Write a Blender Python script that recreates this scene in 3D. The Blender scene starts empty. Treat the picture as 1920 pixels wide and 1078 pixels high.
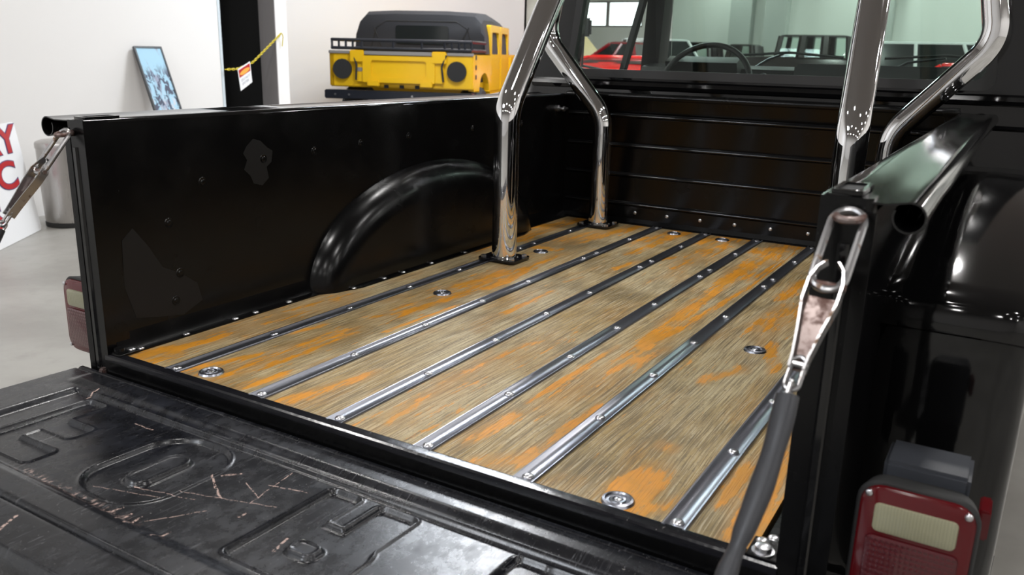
import bpy, bmesh, math, random
import numpy as np
from mathutils import Vector, Matrix
random.seed(7); rng = np.random.default_rng(7)
PI = math.pi
scene = bpy.context.scene
COL = scene.collection

# ------------------------------------------------------------------ camera
cam_d = bpy.data.cameras.new('camera'); cam = bpy.data.objects.new('camera', cam_d); COL.objects.link(cam)
cam.location = (1.2833, -0.9417, 1.3823)
cam.rotation_mode = 'XYZ'; cam.rotation_euler = (1.3015, -0.0238, 0.5424)
cam_d.sensor_width = 36; cam_d.lens = 1581.13/1920*36; cam_d.clip_start = 0.02; cam_d.clip_end = 120
cam_d.dof.use_dof = True; cam_d.dof.focus_distance = 1.9; cam_d.dof.aperture_fstop = 7.5
scene.camera = cam
# ------------------------------------------------------------------ world, exposure
w = bpy.data.worlds.new('world'); scene.world = w; w.use_nodes = True
w.node_tree.nodes['Background'].inputs[0].default_value = (.75, .85, 1, 1)
w.node_tree.nodes['Background'].inputs[1].default_value = 1.0
vs = scene.view_settings; vs.view_transform = 'Standard'; vs.look = 'None'; vs.gamma = 1; vs.use_curve_mapping = False
vs.exposure = 0.0
# ------------------------------------------------------------------ ceiling lamps (round high bay lamps)
LAMPZ = 4.9; LAMP_W = 62
lamp_d = bpy.data.lights.new('ceiling_lamp', 'AREA'); lamp_d.shape = 'DISK'; lamp_d.size = .40
lamp_d.energy = LAMP_W; lamp_d.color = (1, .98, .96)
for lx in (-6.9, -2.9, .7, 4.5, 8.3, 12.1):
    for ly in (-8.9, -5.1, -1.3, 2.5, 6.3, 10.1, 13.9, 17.7, 21.5, 24.8):
        o = bpy.data.objects.new('ceiling_lamp', lamp_d); COL.objects.link(o); o.location = (lx, ly, LAMPZ)

bay_d = bpy.data.lights.new('bay_lamp', 'AREA'); bay_d.shape = 'RECTANGLE'; bay_d.size = 1.5; bay_d.size_y = 1.1; bay_d.energy = 230; bay_d.color = (.86, .92, 1)
for lx, ly in ((-3.4, 6.4), (-4.6, 10.3), (-2.3, -5.7)):
    o = bpy.data.objects.new('bay_lamp', bay_d); COL.objects.link(o); o.location = (lx, ly, LAMPZ-.1)
# ------------------------------------------------------------------ node helpers
def mat(name, base=(.5, .5, .5), rough=.5, metal=0, **kw):
    m = bpy.data.materials.new(name); m.use_nodes = True
    p = m.node_tree.nodes['Principled BSDF']
    p.inputs['Base Color'].default_value = (*base, 1); p.inputs['Roughness'].default_value = rough
    p.inputs['Metallic'].default_value = metal
    for k, v in kw.items(): p.inputs[k.replace('_', ' ')].default_value = v
    return m
class NT:
    def __init__(s, m): s.t = m.node_tree; s.p = s.t.nodes['Principled BSDF']
    def n(s, typ, ins=None, **attrs):
        nd = s.t.nodes.new(typ)
        for k, v in attrs.items(): setattr(nd, k, v)
        for k, v in (ins or {}).items(): s.set(nd.inputs[k], v)
        return nd
    def set(s, sock, v):
        if isinstance(v, bpy.types.NodeSocket): s.t.links.new(v, sock)
        elif isinstance(v, (tuple, list)) and sock.type == 'RGBA' and len(v) == 3: sock.default_value = (*v, 1)
        else: sock.default_value = v
    def math(s, op, a, b=0., c=0., clamp=False):
        nd = s.n('ShaderNodeMath', {0: a, 1: b, 2: c}, operation=op); nd.use_clamp = clamp; return nd.outputs[0]
    def mix(s, f, a, b, blend='MIX'):
        nd = s.n('ShaderNodeMix', {0: f, 6: a, 7: b}, data_type='RGBA', blend_type=blend); return nd.outputs[2]
    def ramp(s, f, lo, hi):
        return s.n('ShaderNodeMapRange', {0: f, 1: lo, 2: hi, 3: 0., 4: 1.}, interpolation_type='SMOOTHSTEP').outputs[0]
    def noise(s, vec, scale, detail=4, rough=.55, dist=0., dims='3D'):
        return s.n('ShaderNodeTexNoise', {'Vector': vec, 'Scale': scale, 'Detail': detail, 'Roughness': rough, 'Distortion': dist}, noise_dimensions=dims).outputs[0]
    def mapv(s, vec, scale=(1, 1, 1), loc=(0, 0, 0), rot=(0, 0, 0)):
        return s.n('ShaderNodeMapping', {'Vector': vec, 'Scale': scale, 'Location': loc, 'Rotation': rot}).outputs[0]
    def obj(s): return s.n('ShaderNodeTexCoord').outputs['Object']
    def bump(s, h, strength=.3, dist=.01):
        b = s.n('ShaderNodeBump', {'Height': h, 'Strength': strength, 'Distance': dist}); s.t.links.new(b.outputs[0], s.p.inputs['Normal']); return b
    def base(s, v): s.set(s.p.inputs['Base Color'], v)
    def rough(s, v): s.set(s.p.inputs['Roughness'], v)

# ------------------------------------------------------------------ materials
M = {}
M['paint'] = mat('black_paint', (.0035, .0035, .0038), .09, 0, Specular_IOR_Level=.5)
N = NT(M['paint']); oc = N.obj()
N.rough(N.math('ADD', .06, N.math('MULTIPLY', N.noise(oc, 5, 3), .04)))
M['bed_paint'] = mat('bed_black_paint', (.0022, .0022, .0024), .2, 0, Specular_IOR_Level=.26)
N = NT(M['bed_paint']); oc = N.obj(); n1 = N.noise(oc, 9, 3); n2 = N.noise(oc, 220, 2)
N.rough(N.math('ADD', N.math('MULTIPLY', N.ramp(n1, .4, .7), .08), .20)); 
N.base(N.mix(N.ramp(n2, .74, .78), (.0022, .0022, .0024), (.02, .02, .02)))
N.bump(N.noise(oc, 30, 2), .012, .01)
M['dull_patch'] = mat('dull_primer_patch', (.006, .006, .0065), .4, 0, Specular_IOR_Level=.3)
M['sill_paint'] = mat('sill_black_paint', (.004, .004, .006), .22, 0, Specular_IOR_Level=.5)
N = NT(M['sill_paint']); oc = N.obj(); n1 = N.noise(N.mapv(oc, (60, 12, 60)), 1, 4, .6)
chips = N.ramp(N.noise(oc, 130, 3, .7), .70, .73)
N.base(N.mix(chips, (.004, .004, .006), (.22, .21, .2))); N.rough(N.math('ADD', .10, N.math('MULTIPLY', n1, .14)))
N.bump(N.noise(oc, 90, 3), .07, .003)
M['chrome'] = mat('chrome', (.86, .86, .87), .035, 1)
M['link_steel'] = mat('link_steel', (.62, .60, .60), .22, 1)
N = NT(M['link_steel']); oc = N.obj(); r = N.ramp(N.noise(oc, 70, 3), .56, .7)
N.base(N.mix(r, (.40, .395, .40), (.18, .12, .085))); N.rough(N.math('ADD', .28, N.math('MULTIPLY', r, .3)))
M['rusty'] = mat('rusty_plate', (.2, .13, .1), .45, .7)
N = NT(M['rusty']); oc = N.obj(); r = N.ramp(N.noise(oc, 60, 4), .4, .62)
N.base(N.mix(r, (.20, .16, .15), (.10, .055, .045))); N.rough(N.math('ADD', .3, N.math('MULTIPLY', r, .25)))
M['strip'] = mat('polished_steel_strip', (.36, .375, .42), .34, 1)
N = NT(M['strip']); oc = N.obj(); n1 = N.noise(N.mapv(oc, (1, .15, 1)), 90, 3); n2 = N.noise(oc, 14, 3)
N.base(N.mix(N.ramp(N.noise(oc, 60, 3, .7), .70, .76), (.31, .32, .36), (.42, .43, .45)))
N.rough(N.math('ADD', .26, N.math('MULTIPLY', n1, .08)))
M['bolt'] = mat('zinc_bolt', (.62, .62, .64), .28, 1)
M['rubber'] = mat('black_sleeve', (.022, .023, .028), .42)
M['tyre'] = mat('tyre_rubber', (.012, .012, .012), .8)
M['cabtrim'] = mat('dark_cab_trim', (.018, .018, .018), .5)
M['cloth'] = mat('black_soft_top', (.012, .013, .017), .6)
M['yellow'] = mat('yellow_paint', (.72, .43, .012), .22)
M['grey_rail'] = mat('grey_cap', (.22, .21, .2), .4)
M['black_metal'] = mat('black_rack_metal', (.01, .012, .018), .35)
M['red'] = mat('red_paint', (.62, .015, .012), .15)
M['maroon'] = mat('dark_red_paint', (.22, .012, .018), .15)
M['white_paint'] = mat('white_paint', (.75, .77, .77), .2)
M['dark_car'] = mat('dark_brown_paint', (.02, .015, .015), .2)
M['cream'] = mat('cream_paint', (.6, .5, .25), .25)
M['carglass'] = mat('dark_car_glass', (.015, .018, .018), .12)
M['wheelgrey'] = mat('wheel_grey', (.35, .35, .36), .3, .8)
M['headlamp'] = mat('lamp_lens', (.8, .75, .6), .1)
M['orange'] = mat('orange_cover', (.8, .2, .06), .5)
M['lens_red'] = mat('red_lens', (.055, .003, .006), .16, 0)
N = NT(M['lens_red']); oc = N.obj()
N.p.inputs['Coat Weight'].default_value = .5
vx = N.n('ShaderNodeSeparateXYZ', {0: oc})
gx = N.math('PINGPONG', N.math('MULTIPLY', vx.outputs[0], 180), .5); gz = N.math('PINGPONG', N.math('MULTIPLY', vx.outputs[2], 150), .5)
N.bump(N.math('MULTIPLY', gx, gz), .5, .004)
M['lens_rim'] = mat('red_lens_border', (.075, .002, .004), .14)
M['lens_clear'] = mat('clear_reverse_lens', (.36, .35, .24), .16)
N = NT(M['lens_clear']); oc = N.obj(); vx = N.n('ShaderNodeSeparateXYZ', {0: oc})
st = N.math('PINGPONG', N.math('MULTIPLY', vx.outputs[0], 300), .5); N.bump(st, .3, .002)
N.base(N.mix(st, (.27, .26, .17), (.19, .19, .13)))
M['tail_grey'] = mat('grey_lamp_housing', (.03, .033, .04), .4)
M['glass'] = mat('tinted_window_glass', (.86, .96, .92), .0, 0, Transmission_Weight=1.0, IOR=1.12)
N = NT(M['glass'])   # thin tinted pane: lets light straight through, keeps a mirror-like sheen
t = N.t; tr = t.nodes.new('ShaderNodeBsdfTransparent'); tr.inputs[0].default_value = (.88, .95, .92, 1)
gl = t.nodes.new('ShaderNodeBsdfGlossy'); gl.inputs['Roughness'].default_value = .02
fr = t.nodes.new('ShaderNodeFresnel'); fr.inputs[0].default_value = 1.35
mx = t.nodes.new('ShaderNodeMixShader'); t.links.new(fr.outputs[0], mx.inputs[0]); t.links.new(tr.outputs[0], mx.inputs[1]); t.links.new(gl.outputs[0], mx.inputs[2])
t.links.new(mx.outputs[0], t.nodes['Material Output'].inputs['Surface'])
M['wall'] = mat('painted_wall', (.80, .775, .755), .6)
N = NT(M['wall']); oc = N.obj(); N.base(N.mix(N.noise(oc, .6, 2), (.76, .75, .735), (.72, .705, .69)))
N.bump(N.noise(oc, 120, 2), .05, .005)
M['wall_far'] = mat('far_wall_paint', (.82, .83, .80), .6)
M['column'] = mat('grey_column_paint', (.50, .52, .50), .6)
M['wall_cream'] = mat('cream_wall_paint', (.74, .70, .60), .6)
M['wall_grey'] = mat('grey_wall_paint', (.52, .51, .50), .6)
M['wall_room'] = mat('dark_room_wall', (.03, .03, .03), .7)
M['jamb'] = mat('grey_jamb', (.30, .28, .28), .6)
M['frame_steel'] = mat('door_edge_trim', (.55, .62, .66), .4)
M['ceil'] = mat('ceiling', (.20, .185, .175), .8)
M['ground'] = mat('polished_concrete', (.36, .35, .32), .22)
N = NT(M['ground']); oc = N.obj(); n1 = N.noise(oc, 1.1, 6, .6, .4); n2 = N.noise(oc, 7, 5, .65)
c = N.mix(N.ramp(n1, .35, .65), (.29, .28, .255), (.22, .21, .19)); c = N.mix(N.math('MULTIPLY', N.ramp(n2, .5, .75), .5), c, (.22, .21, .19))
c = N.mix(N.ramp(N.noise(oc, 26, 4, .6), .70, .74), c, (.10, .095, .09))
N.base(c); N.rough(N.math('ADD', .26, N.math('MULTIPLY', n2, .2)))
M['daylight'] = mat('daylit_pane', (.9, .9, .9), .5); M['daylight'].node_tree.nodes['Principled BSDF'].inputs['Emission Color'].default_value = (.95, .98, 1, 1)
M['daylight'].node_tree.nodes['Principled BSDF'].inputs['Emission Strength'].default_value = 2.6
M['brushed'] = mat('brushed_stainless', (.44, .42, .405), .3, 1)
N = NT(M['brushed']); oc = N.obj(); n1 = N.noise(N.mapv(oc, (1, 1, .03)), 60, 3)
N.rough(N.math('ADD', .18, N.math('MULTIPLY', n1, .25)))
M['board_white'] = mat('white_sign_board', (.78, .79, .80), .35)
M['sign_red'] = mat('sign_red', (.42, .008, .012), .4)
M['sign_blue'] = mat('sign_blue', (.06, .05, .16), .4)
M['sign_orange'] = mat('sign_orange', (.85, .38, .06), .4)
M['chain_yellow'] = mat('yellow_plastic', (.62, .50, .03), .4)
M['print_grey'] = mat('grey_print', (.28, .28, .34), .5)
M['frame_dark'] = mat('dark_frame', (.05, .055, .06), .3)
M['backing'] = mat('brown_backing', (.14, .10, .08), .7)
# poster print
M['poster'] = mat('poster_print', (.42, .62, .74), .08)
N = NT(M['poster']); oc = N.obj(); a = N.noise(N.mapv(oc, (1, 7, 3)), 1.6, 5, .6, .5)
b = N.noise(N.mapv(oc, (1, 9, 5), (4, 2, 7)), 2.4, 4, .6, .6); zz = N.n('ShaderNodeSeparateXYZ', {0: oc}).outputs[2]
c = N.mix(N.ramp(a, .52, .68), (.36, .56, .69), (.30, .33, .42)); 
c = N.mix(N.math('MULTIPLY', N.ramp(b, .50, .56), N.ramp(zz, 1.25, 1.1)), c, (.10, .11, .15)); c = N.mix(N.math('MULTIPLY', N.ramp(b, .46, .38), N.ramp(zz, 1.05, .8)), c, (.6, .56, .58))
N.base(c)
# weathered oak
M['wood'] = mat('weathered_oak', (.3, .25, .15), .5, 0, Specular_IOR_Level=.3)
N = NT(M['wood']); oc = N.obj(); rnd = N.n('ShaderNodeObjectInfo').outputs['Random']
off = N.n('ShaderNodeCombineXYZ', {0: N.math('MULTIPLY', rnd, 11.), 1: N.math('MULTIPLY', rnd, 37.), 2: N.math('MULTIPLY', rnd, 5.)}).outputs[0]
co = N.n('ShaderNodeVectorMath', {0: oc, 1: off}, operation='ADD').outputs[0]
warp = N.noise(N.mapv(co, (3, 1.1, 1)), 1.6, 2, .4)
wx = N.n('ShaderNodeVectorMath', {0: co, 1: N.n('ShaderNodeCombineXYZ', {0: N.math('MULTIPLY', warp, .035)}).outputs[0]}, operation='ADD').outputs[0]
fine = N.noise(N.mapv(wx, (1, .020, 1)), 520, 3, .6)           # pore lines along the board
mid = N.noise(N.mapv(wx, (1, .05, 1)), 90, 3, .6)
broad = N.noise(N.mapv(co, (1, .25, 1)), 9, 4, .6)
ring = N.n('ShaderNodeTexWave', {'Vector': N.mapv(wx, (1, .0, 1)), 'Scale': 26., 'Distortion': 2.0, 'Detail': 3., 'Detail Scale': 1.5}, wave_type='BANDS', bands_direction='X').outputs[1]
tint = N.mix(N.ramp(broad, .32, .62), (.33, .22, .075), (.42, .335, .185))
tint = N.mix(N.ramp(N.noise(co, 5, 3), .48, .66), tint, (.235, .17, .072))
tint = N.mix(N.math('MULTIPLY', N.ramp(N.noise(N.mapv(co, (1, .3, 1), (3, 9, 2)), 16, 3), .5, .66), .6), tint, (.35, .19, .05))
tint = N.mix(N.math('MULTIPLY', N.ramp(mid, .47, .64), .42), tint, (.19, .145, .08))
tint = N.mix(N.math('MULTIPLY', N.ramp(ring, .55, .9), .30), tint, (.15, .115, .07))
tint = N.mix(N.math('MULTIPLY', N.ramp(fine, .52, .60), .66), tint, (.10, .075, .042))
tint = N.mix(N.math('MULTIPLY', N.ramp(fine, .46, .38), .55), tint, (.52, .45, .31))
tint = N.mix(N.math('MULTIPLY', N.ramp(N.noise(N.mapv(wx, (1, .5, 1)), 260, 2, .7), .58, .68), .5), tint, (.12, .09, .05))
stain = N.n('ShaderNodeAttribute', attribute_name='stain').outputs['Fac']
sn = N.noise(N.mapv(wx, (1, .09, 1)), 50, 5, .7); sn2 = N.noise(N.mapv(co, (1, .3, 1)), 60, 4, .7)
smk = N.math('ADD', stain, N.math('ADD', N.math('MULTIPLY', N.math('SUBTRACT', sn, .5), 3.6), N.math('MULTIPLY', N.math('SUBTRACT', sn2, .5), 2.2)))
sm = N.ramp(smk, .55, .95); soft = N.math('MULTIPLY', N.ramp(stain, .05, .8), .45)
oran = N.mix(N.ramp(N.noise(co, 14, 3), .4, .6), (.60, .245, .018), (.50, .225, .025))
oran = N.mix(N.math('MULTIPLY', N.ramp(fine, .52, .62), .5), oran, (.30, .115, .015))
tint = N.mix(soft, tint, (.40, .20, .045))
tint = N.mix(sm, tint, oran)
N.base(tint); N.rough(N.math('SUBTRACT', .55, N.math('MULTIPLY', sm, .12)))
N.bump(N.math('ADD', N.math('MULTIPLY', fine, -1), N.math('MULTIPLY', sm, .35)), .5, .0025)
# tailgate paint with scuffs
M['tailgate'] = mat('worn_tailgate_paint', (.008, .0085, .011), .3, 0, Specular_IOR_Level=.5)
N = NT(M['tailgate']); oc = N.obj()
SCR = [(0.311,-0.183,0.386,-0.227,.0011),(0.43,-0.213,0.413,-0.114,.0006),(0.412,-0.161,0.479,-0.145,.0006),(0.38,-0.175,0.427,-0.194,.0006),(0.332,-0.18,0.355,-0.157,.0013),(-0.1,-0.116,-0.102,-0.088,.0016),(0.064,-0.134,0.111,-0.133,.0009),(0.293,-0.349,0.3,-0.319,.0012),(0.328,-0.351,0.323,-0.323,.0012),(0.346,-0.352,0.342,-0.32,.0014),(0.402,-0.353,0.406,-0.324,.0009),(0.241,-0.455,0.222,-0.421,.0014),(0.541,-0.276,0.532,-0.242,.0014),(0.446,-0.249,0.447,-0.235,.0012),(0.355,-0.327,0.398,-0.261,.0005),(.20,-.30,.36,-.25,.0004),(.25,-.27,.47,-.20,.0004)]
sx = N.n('ShaderNodeSeparateXYZ', {0: oc}); X_, Y_ = N.math('ADD', sx.outputs[0], .4875), sx.outputs[1]
wob = N.math('MULTIPLY', N.math('SUBTRACT', N.noise(oc, 60, 3), .5), .006)
tot = None
for (x0, y0, x1, y1, hw) in SCR:
    L_ = math.hypot(x1-x0, y1-y0); ux, uy = (x1-x0)/L_, (y1-y0)/L_
    al = N.math('MULTIPLY_ADD', X_, ux, N.math('MULTIPLY_ADD', Y_, uy, -(x0*ux+y0*uy)))
    pe = N.math('ABSOLUTE', N.math('ADD', wob, N.math('MULTIPLY_ADD', X_, -uy, N.math('MULTIPLY_ADD', Y_, ux, (x0*uy-y0*ux)))))
    inn = N.math('MULTIPLY', N.math('GREATER_THAN', al, 0.), N.math('LESS_THAN', al, L_))
    v = N.math('MULTIPLY', inn, N.math('LESS_THAN', pe, hw*1.35))
    tot = v if tot is None else N.math('MAXIMUM', tot, v)
brk = N.ramp(N.noise(oc, 260, 2), .42, .5)
tot = N.math('MULTIPLY', tot, brk)
# chipped band along the near edge of the recessed panel
yb = N.math('ABSOLUTE', N.math('ADD', Y_, .336)); nb = N.noise(N.mapv(oc, (1, .35, 1)), 170, 4, .7)
band = N.math('MULTIPLY', N.ramp(yb, .012, .001), N.math('MULTIPLY', N.ramp(nb, .52, .6), N.math('MULTIPLY', N.ramp(X_, .04, .10), N.ramp(X_, .40, .2))))
fines = None
for ang, sc in ((.9, 1), (-.5, 1.3), (1.7, .8)):
    q = N.noise(N.mapv(oc, (34*sc, 1.3*sc, 1), (ang, ang*3, 0), (0, 0, ang)), 2.2, 3, .6)
    ln = N.ramp(N.math('ABSOLUTE', N.math('SUBTRACT', q, .5)), .006, .0)
    ln = N.math('MULTIPLY', ln, N.ramp(N.noise(oc, 13*sc, 2), .5, .62))
    fines = ln if fines is None else N.math('MAXIMUM', fines, ln)
smear = N.math('MULTIPLY', N.ramp(N.noise(N.mapv(oc, (1, .6, 1)), 30, 8, .78), .38, .72), N.ramp(N.noise(oc, 4, 3), .3, .62))
spk = N.ramp(N.noise(oc, 300, 2), .70, .74)
c = N.mix(smear, (.0035, .0038, .0055), (.011, .0125, .018))
c = N.mix(N.math('MULTIPLY', fines, .6), c, (.13, .13, .14)); c = N.mix(N.math('MULTIPLY', spk, .7), c, (.2, .19, .18))
c = N.mix(N.math('MAXIMUM', tot, N.math('MULTIPLY', band, .9)), c, (.42, .30, .26))
N.base(c); N.rough(N.math('ADD', N.math('MULTIPLY', smear, .14), N.math('ADD', .19, N.math('MULTIPLY', N.noise(oc, 45, 4), .12))))
N.bump(N.noise(oc, 60, 4), .05, .003)

# ------------------------------------------------------------------ mesh helpers: a shape is (verts, faces)
def join(*ss):
    V, F = [], []
    for v, f in ss:
        k = len(V); V.extend([tuple(map(float, p)) for p in v]); F.extend([tuple(i+k for i in q) for q in f])
    return V, F
def rot2(v, ax, ang, c=(0, 0, 0)):
    R = Matrix.Rotation(ang, 3, ax); c = Vector(c); return [tuple(R @ (Vector(p)-c)+c) for p in v]
def tf(s, M4): return [tuple(M4 @ Vector(p)) for p in s[0]], s[1]
def move(s, d): return [(p[0]+d[0], p[1]+d[1], p[2]+d[2]) for p in s[0]], s[1]
def box(a, b, bev=0, seg=2):
    bm = bmesh.new(); bmesh.ops.create_cube(bm, size=1)
    for v in bm.verts: v.co = Vector([(a[i]+b[i])/2 + v.co[i]*(b[i]-a[i]) for i in range(3)])
    if bev > 0: bmesh.ops.bevel(bm, geom=list(bm.edges), offset=bev, segments=seg, affect='EDGES', clamp_overlap=True)
    r = from_bm(bm); return r
def from_bm(bm):
    bm.verts.index_update(); r = ([tuple(v.co) for v in bm.verts], [tuple(v.index for v in f.verts) for f in bm.faces]); bm.free(); return r
def frames(pts):
    P = [Vector(p) for p in pts]; T = []
    for i in range(len(P)):
        t = (P[min(i+1, len(P)-1)]-P[max(i-1, 0)]); T.append(t.normalized())
    n = T[0].orthogonal().normalized(); out = []
    for i, t in enumerate(T):
        n = (n - t*n.dot(t)); n = n.normalized() if n.length > 1e-6 else t.orthogonal().normalized()
        out.append((P[i], n, t.cross(n)))
    return out
def tube(pts, r, n=16, cap=True, closed=False, flat=1.):
    if closed:
        P = [Vector(p) for p in pts]; m = len(P); cen = sum(P, Vector())/m
        nn = (P[0]-cen).cross(P[m//4]-cen).normalized(); fr = []
        for i in range(m):
            t = (P[(i+1) % m]-P[i-1]).normalized(); fr.append((P[i], nn, t.cross(nn)))
    else: fr = frames(pts)
    V, F = [], []; m = len(fr)
    for i, (p, a, b) in enumerate(fr):
        rr = r[i] if isinstance(r, (list, tuple)) else r
        for k in range(n):
            an = 2*PI*k/n; V.append(tuple(p + a*math.cos(an)*rr*flat + b*math.sin(an)*rr))
    for i in range(m if closed else m-1):
        j = (i+1) % m
        for k in range(n):
            l = (k+1) % n; F.append((i*n+k, i*n+l, j*n+l, j*n+k))
    if cap and not closed: F.append(tuple(range(n-1, -1, -1))); F.append(tuple((m-1)*n+k for k in range(n)))
    return V, F
def fillet(pts, rad, n=10):
    P = [Vector(p) for p in pts]; out = [P[0]]
    for i in range(1, len(P)-1):
        a = (P[i-1]-P[i]); b = (P[i+1]-P[i]); la, lb = a.length, b.length; a.normalize(); b.normalize()
        rd = rad[i-1] if isinstance(rad, (list, tuple)) else rad
        ang = a.angle(b); d = min(rd/math.tan(ang/2), la*.49, lb*.49)
        s, e = P[i]+a*d, P[i]+b*d
        rr = d*math.tan(ang/2); bis = (a+b).normalized(); c = P[i]+bis*(rr/math.sin(ang/2))
        u = (s-c); v = (e-c); om = u.angle(v)
        for k in range(n+1):
            f = k/n; out.append(c + (u*math.sin((1-f)*om) + v*math.sin(f*om))/math.sin(om))
    out.append(P[-1]); return out
def dense(pts, st):
    o = []
    for a, b in zip(pts[:-1], pts[1:]):
        a, b = Vector(a), Vector(b); k = max(1, int((b-a).length/st))
        o += [a.lerp(b, i/k) for i in range(k)]
    return o+[Vector(pts[-1])]
def lathe(prof, n=24, c=(0, 0, 0), axis='Z'):
    V, F = [], []; m = len(prof)
    for r, z in prof:
        for k in range(n):
            a = 2*PI*k/n; p = (r*math.cos(a), r*math.sin(a), z)
            if axis == 'Y': p = (p[0], p[2], p[1])
            if axis == 'X': p = (p[2], p[0], p[1])
            V.append((p[0]+c[0], p[1]+c[1], p[2]+c[2]))
    for i in range(m-1):
        for k in range(n):
            l = (k+1) % n; F.append((i*n+k, i*n+l, (i+1)*n+l, (i+1)*n+k))
    F.append(tuple(range(n-1, -1, -1))); F.append(tuple((m-1)*n+k for k in range(n)))
    return V, F
def loft(secs, cap=True, closed=True):
    n = len(secs[0]); V = [tuple(p) for s in secs for p in s]; F = []
    for i in range(len(secs)-1):
        for k in range(n if closed else n-1):
            l = (k+1) % n; F.append((i*n+k, i*n+l, (i+1)*n+l, (i+1)*n+k))
    if cap and closed: F.append(tuple(range(n-1, -1, -1))); F.append(tuple((len(secs)-1)*n+k for k in range(n)))
    return V, F
def prism(poly, ax, a, b):
    """poly: 2-D points of the other two axes in order; extruded along axis ax from a to b"""
    def mk(p, t):
        return (t, p[0], p[1]) if ax == 0 else (p[0], t, p[1]) if ax == 1 else (p[0], p[1], t)
    return loft([[mk(p, a) for p in poly], [mk(p, b) for p in poly]])
def plate(poly, ax, a, b, hole=None):
    """ring shaped plate with a hole: outer and inner outlines with the same number of points"""
    def mk(p, t): return (t, p[0], p[1]) if ax == 0 else (p[0], t, p[1]) if ax == 1 else (p[0], p[1], t)
    n = len(poly); V = [mk(p, a) for p in poly]+[mk(p, a) for p in hole]+[mk(p, b) for p in poly]+[mk(p, b) for p in hole]; F = []
    for k in range(n):
        l = (k+1) % n; F += [(k, l, n+l, n+k), (2*n+k, 3*n+k, 3*n+l, 2*n+l), (k, 2*n+k, 2*n+l, l), (n+k, n+l, 3*n+l, 3*n+k)]
    return V, F
def rrect(x0, x1, y0, y1, r, n=5):
    o = []
    for cx, cy, a0 in ((x1-r, y1-r, 0), (x0+r, y1-r, PI/2), (x0+r, y0+r, PI), (x1-r, y0+r, 1.5*PI)):
        for k in range(n+1): a = a0+PI/2*k/n; o.append((cx+r*math.cos(a), cy+r*math.sin(a)))
    return o
ORG = {}
def obj(name, s, m, parent=None, smooth=True, label=None, local=False, ang=35):
    V, F = s; me = bpy.data.meshes.new(name)
    if parent is not None and not local:
        o0 = ORG[parent.name]; V = [(p[0]-o0[0], p[1]-o0[1], p[2]-o0[2]) for p in V]
    me.from_pydata(V, [], F); me.update()
    bm = bmesh.new(); bm.from_mesh(me); bmesh.ops.recalc_face_normals(bm, faces=bm.faces); bm.to_mesh(me); bm.free()
    me.materials.append(M[m] if isinstance(m, str) else m)
    if smooth:
        me.polygons.foreach_set('use_smooth', [True]*len(me.polygons))
        try: me.set_sharp_from_angle(angle=math.radians(ang))
        except Exception: pass
    o = bpy.data.objects.new(name, me); COL.objects.link(o)
    if parent is not None: o.parent = parent; ORG[o.name] = ORG[parent.name] if not local else (0, 0, 0)
    else: ORG[o.name] = (0, 0, 0)
    if label: o['label'] = label
    return o
def thing(name, label, cat, loc=(0, 0, 0), rz=0, group=None):
    o = bpy.data.objects.new(name, None); COL.objects.link(o); o.empty_display_size = .1
    o.location = loc; o.rotation_euler = (0, 0, rz); o['label'] = label; o['category'] = cat
    if group: o['group'] = group
    ORG[o.name] = tuple(loc); return o
def struct(name, s, m, smooth=False):
    o = obj(name, s, m, None, smooth); o['kind'] = 'structure'; return o
def dup(o, d, parent=None):
    c = o.copy(); COL.objects.link(c); c.location = Vector(o.location)+Vector(d)
    if parent: c.parent = parent
    ORG[c.name] = ORG.get(o.name, (0, 0, 0)); return c

# ================================================================== THE ROOM
struct('floor', box((-14, -12, -.1), (14, 27, 0)), 'ground')
struct('ceiling', box((-14, -12, 5.4), (14, 27, 5.5)), 'ceil')
WX = -5.6
struct('wall_left', box((WX-.12, -12, 0), (WX, 4.93, 5.4)), 'wall')
struct('wall_pier', box((WX-.23, 5.68, 0), (WX, 5.84, 5.4)), 'wall')
struct('trim_1', box((WX-.235, 5.672, 0), (WX-.002, 5.68, 5.4)), 'jamb')
struct('trim_2', box((WX-.125, 4.93, 0), (WX+.004, 4.965, 5.4), .003), 'frame_steel')
struct('wall_lintel', box((WX-.12, 4.96, 3.6), (WX, 5.68, 5.4)), 'wall')
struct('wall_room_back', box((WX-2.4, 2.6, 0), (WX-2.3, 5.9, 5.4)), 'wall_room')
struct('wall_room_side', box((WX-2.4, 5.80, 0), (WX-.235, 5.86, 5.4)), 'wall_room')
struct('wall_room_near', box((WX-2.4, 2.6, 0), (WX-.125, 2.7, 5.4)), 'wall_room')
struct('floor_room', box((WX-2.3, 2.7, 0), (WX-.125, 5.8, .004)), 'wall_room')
struct('wall_behind_vehicle', box((-9.3, 5.86, 0), (-9.1, 16.9, 5.4)), 'wall')
struct('wall_far_left', box((-14, 16.9, 0), (-13.8, 27, 5.4)), 'wall_cream')
struct('wall_far_left_return', box((-14, 16.8, 0), (-9.1, 16.9, 5.4)), 'wall')
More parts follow.
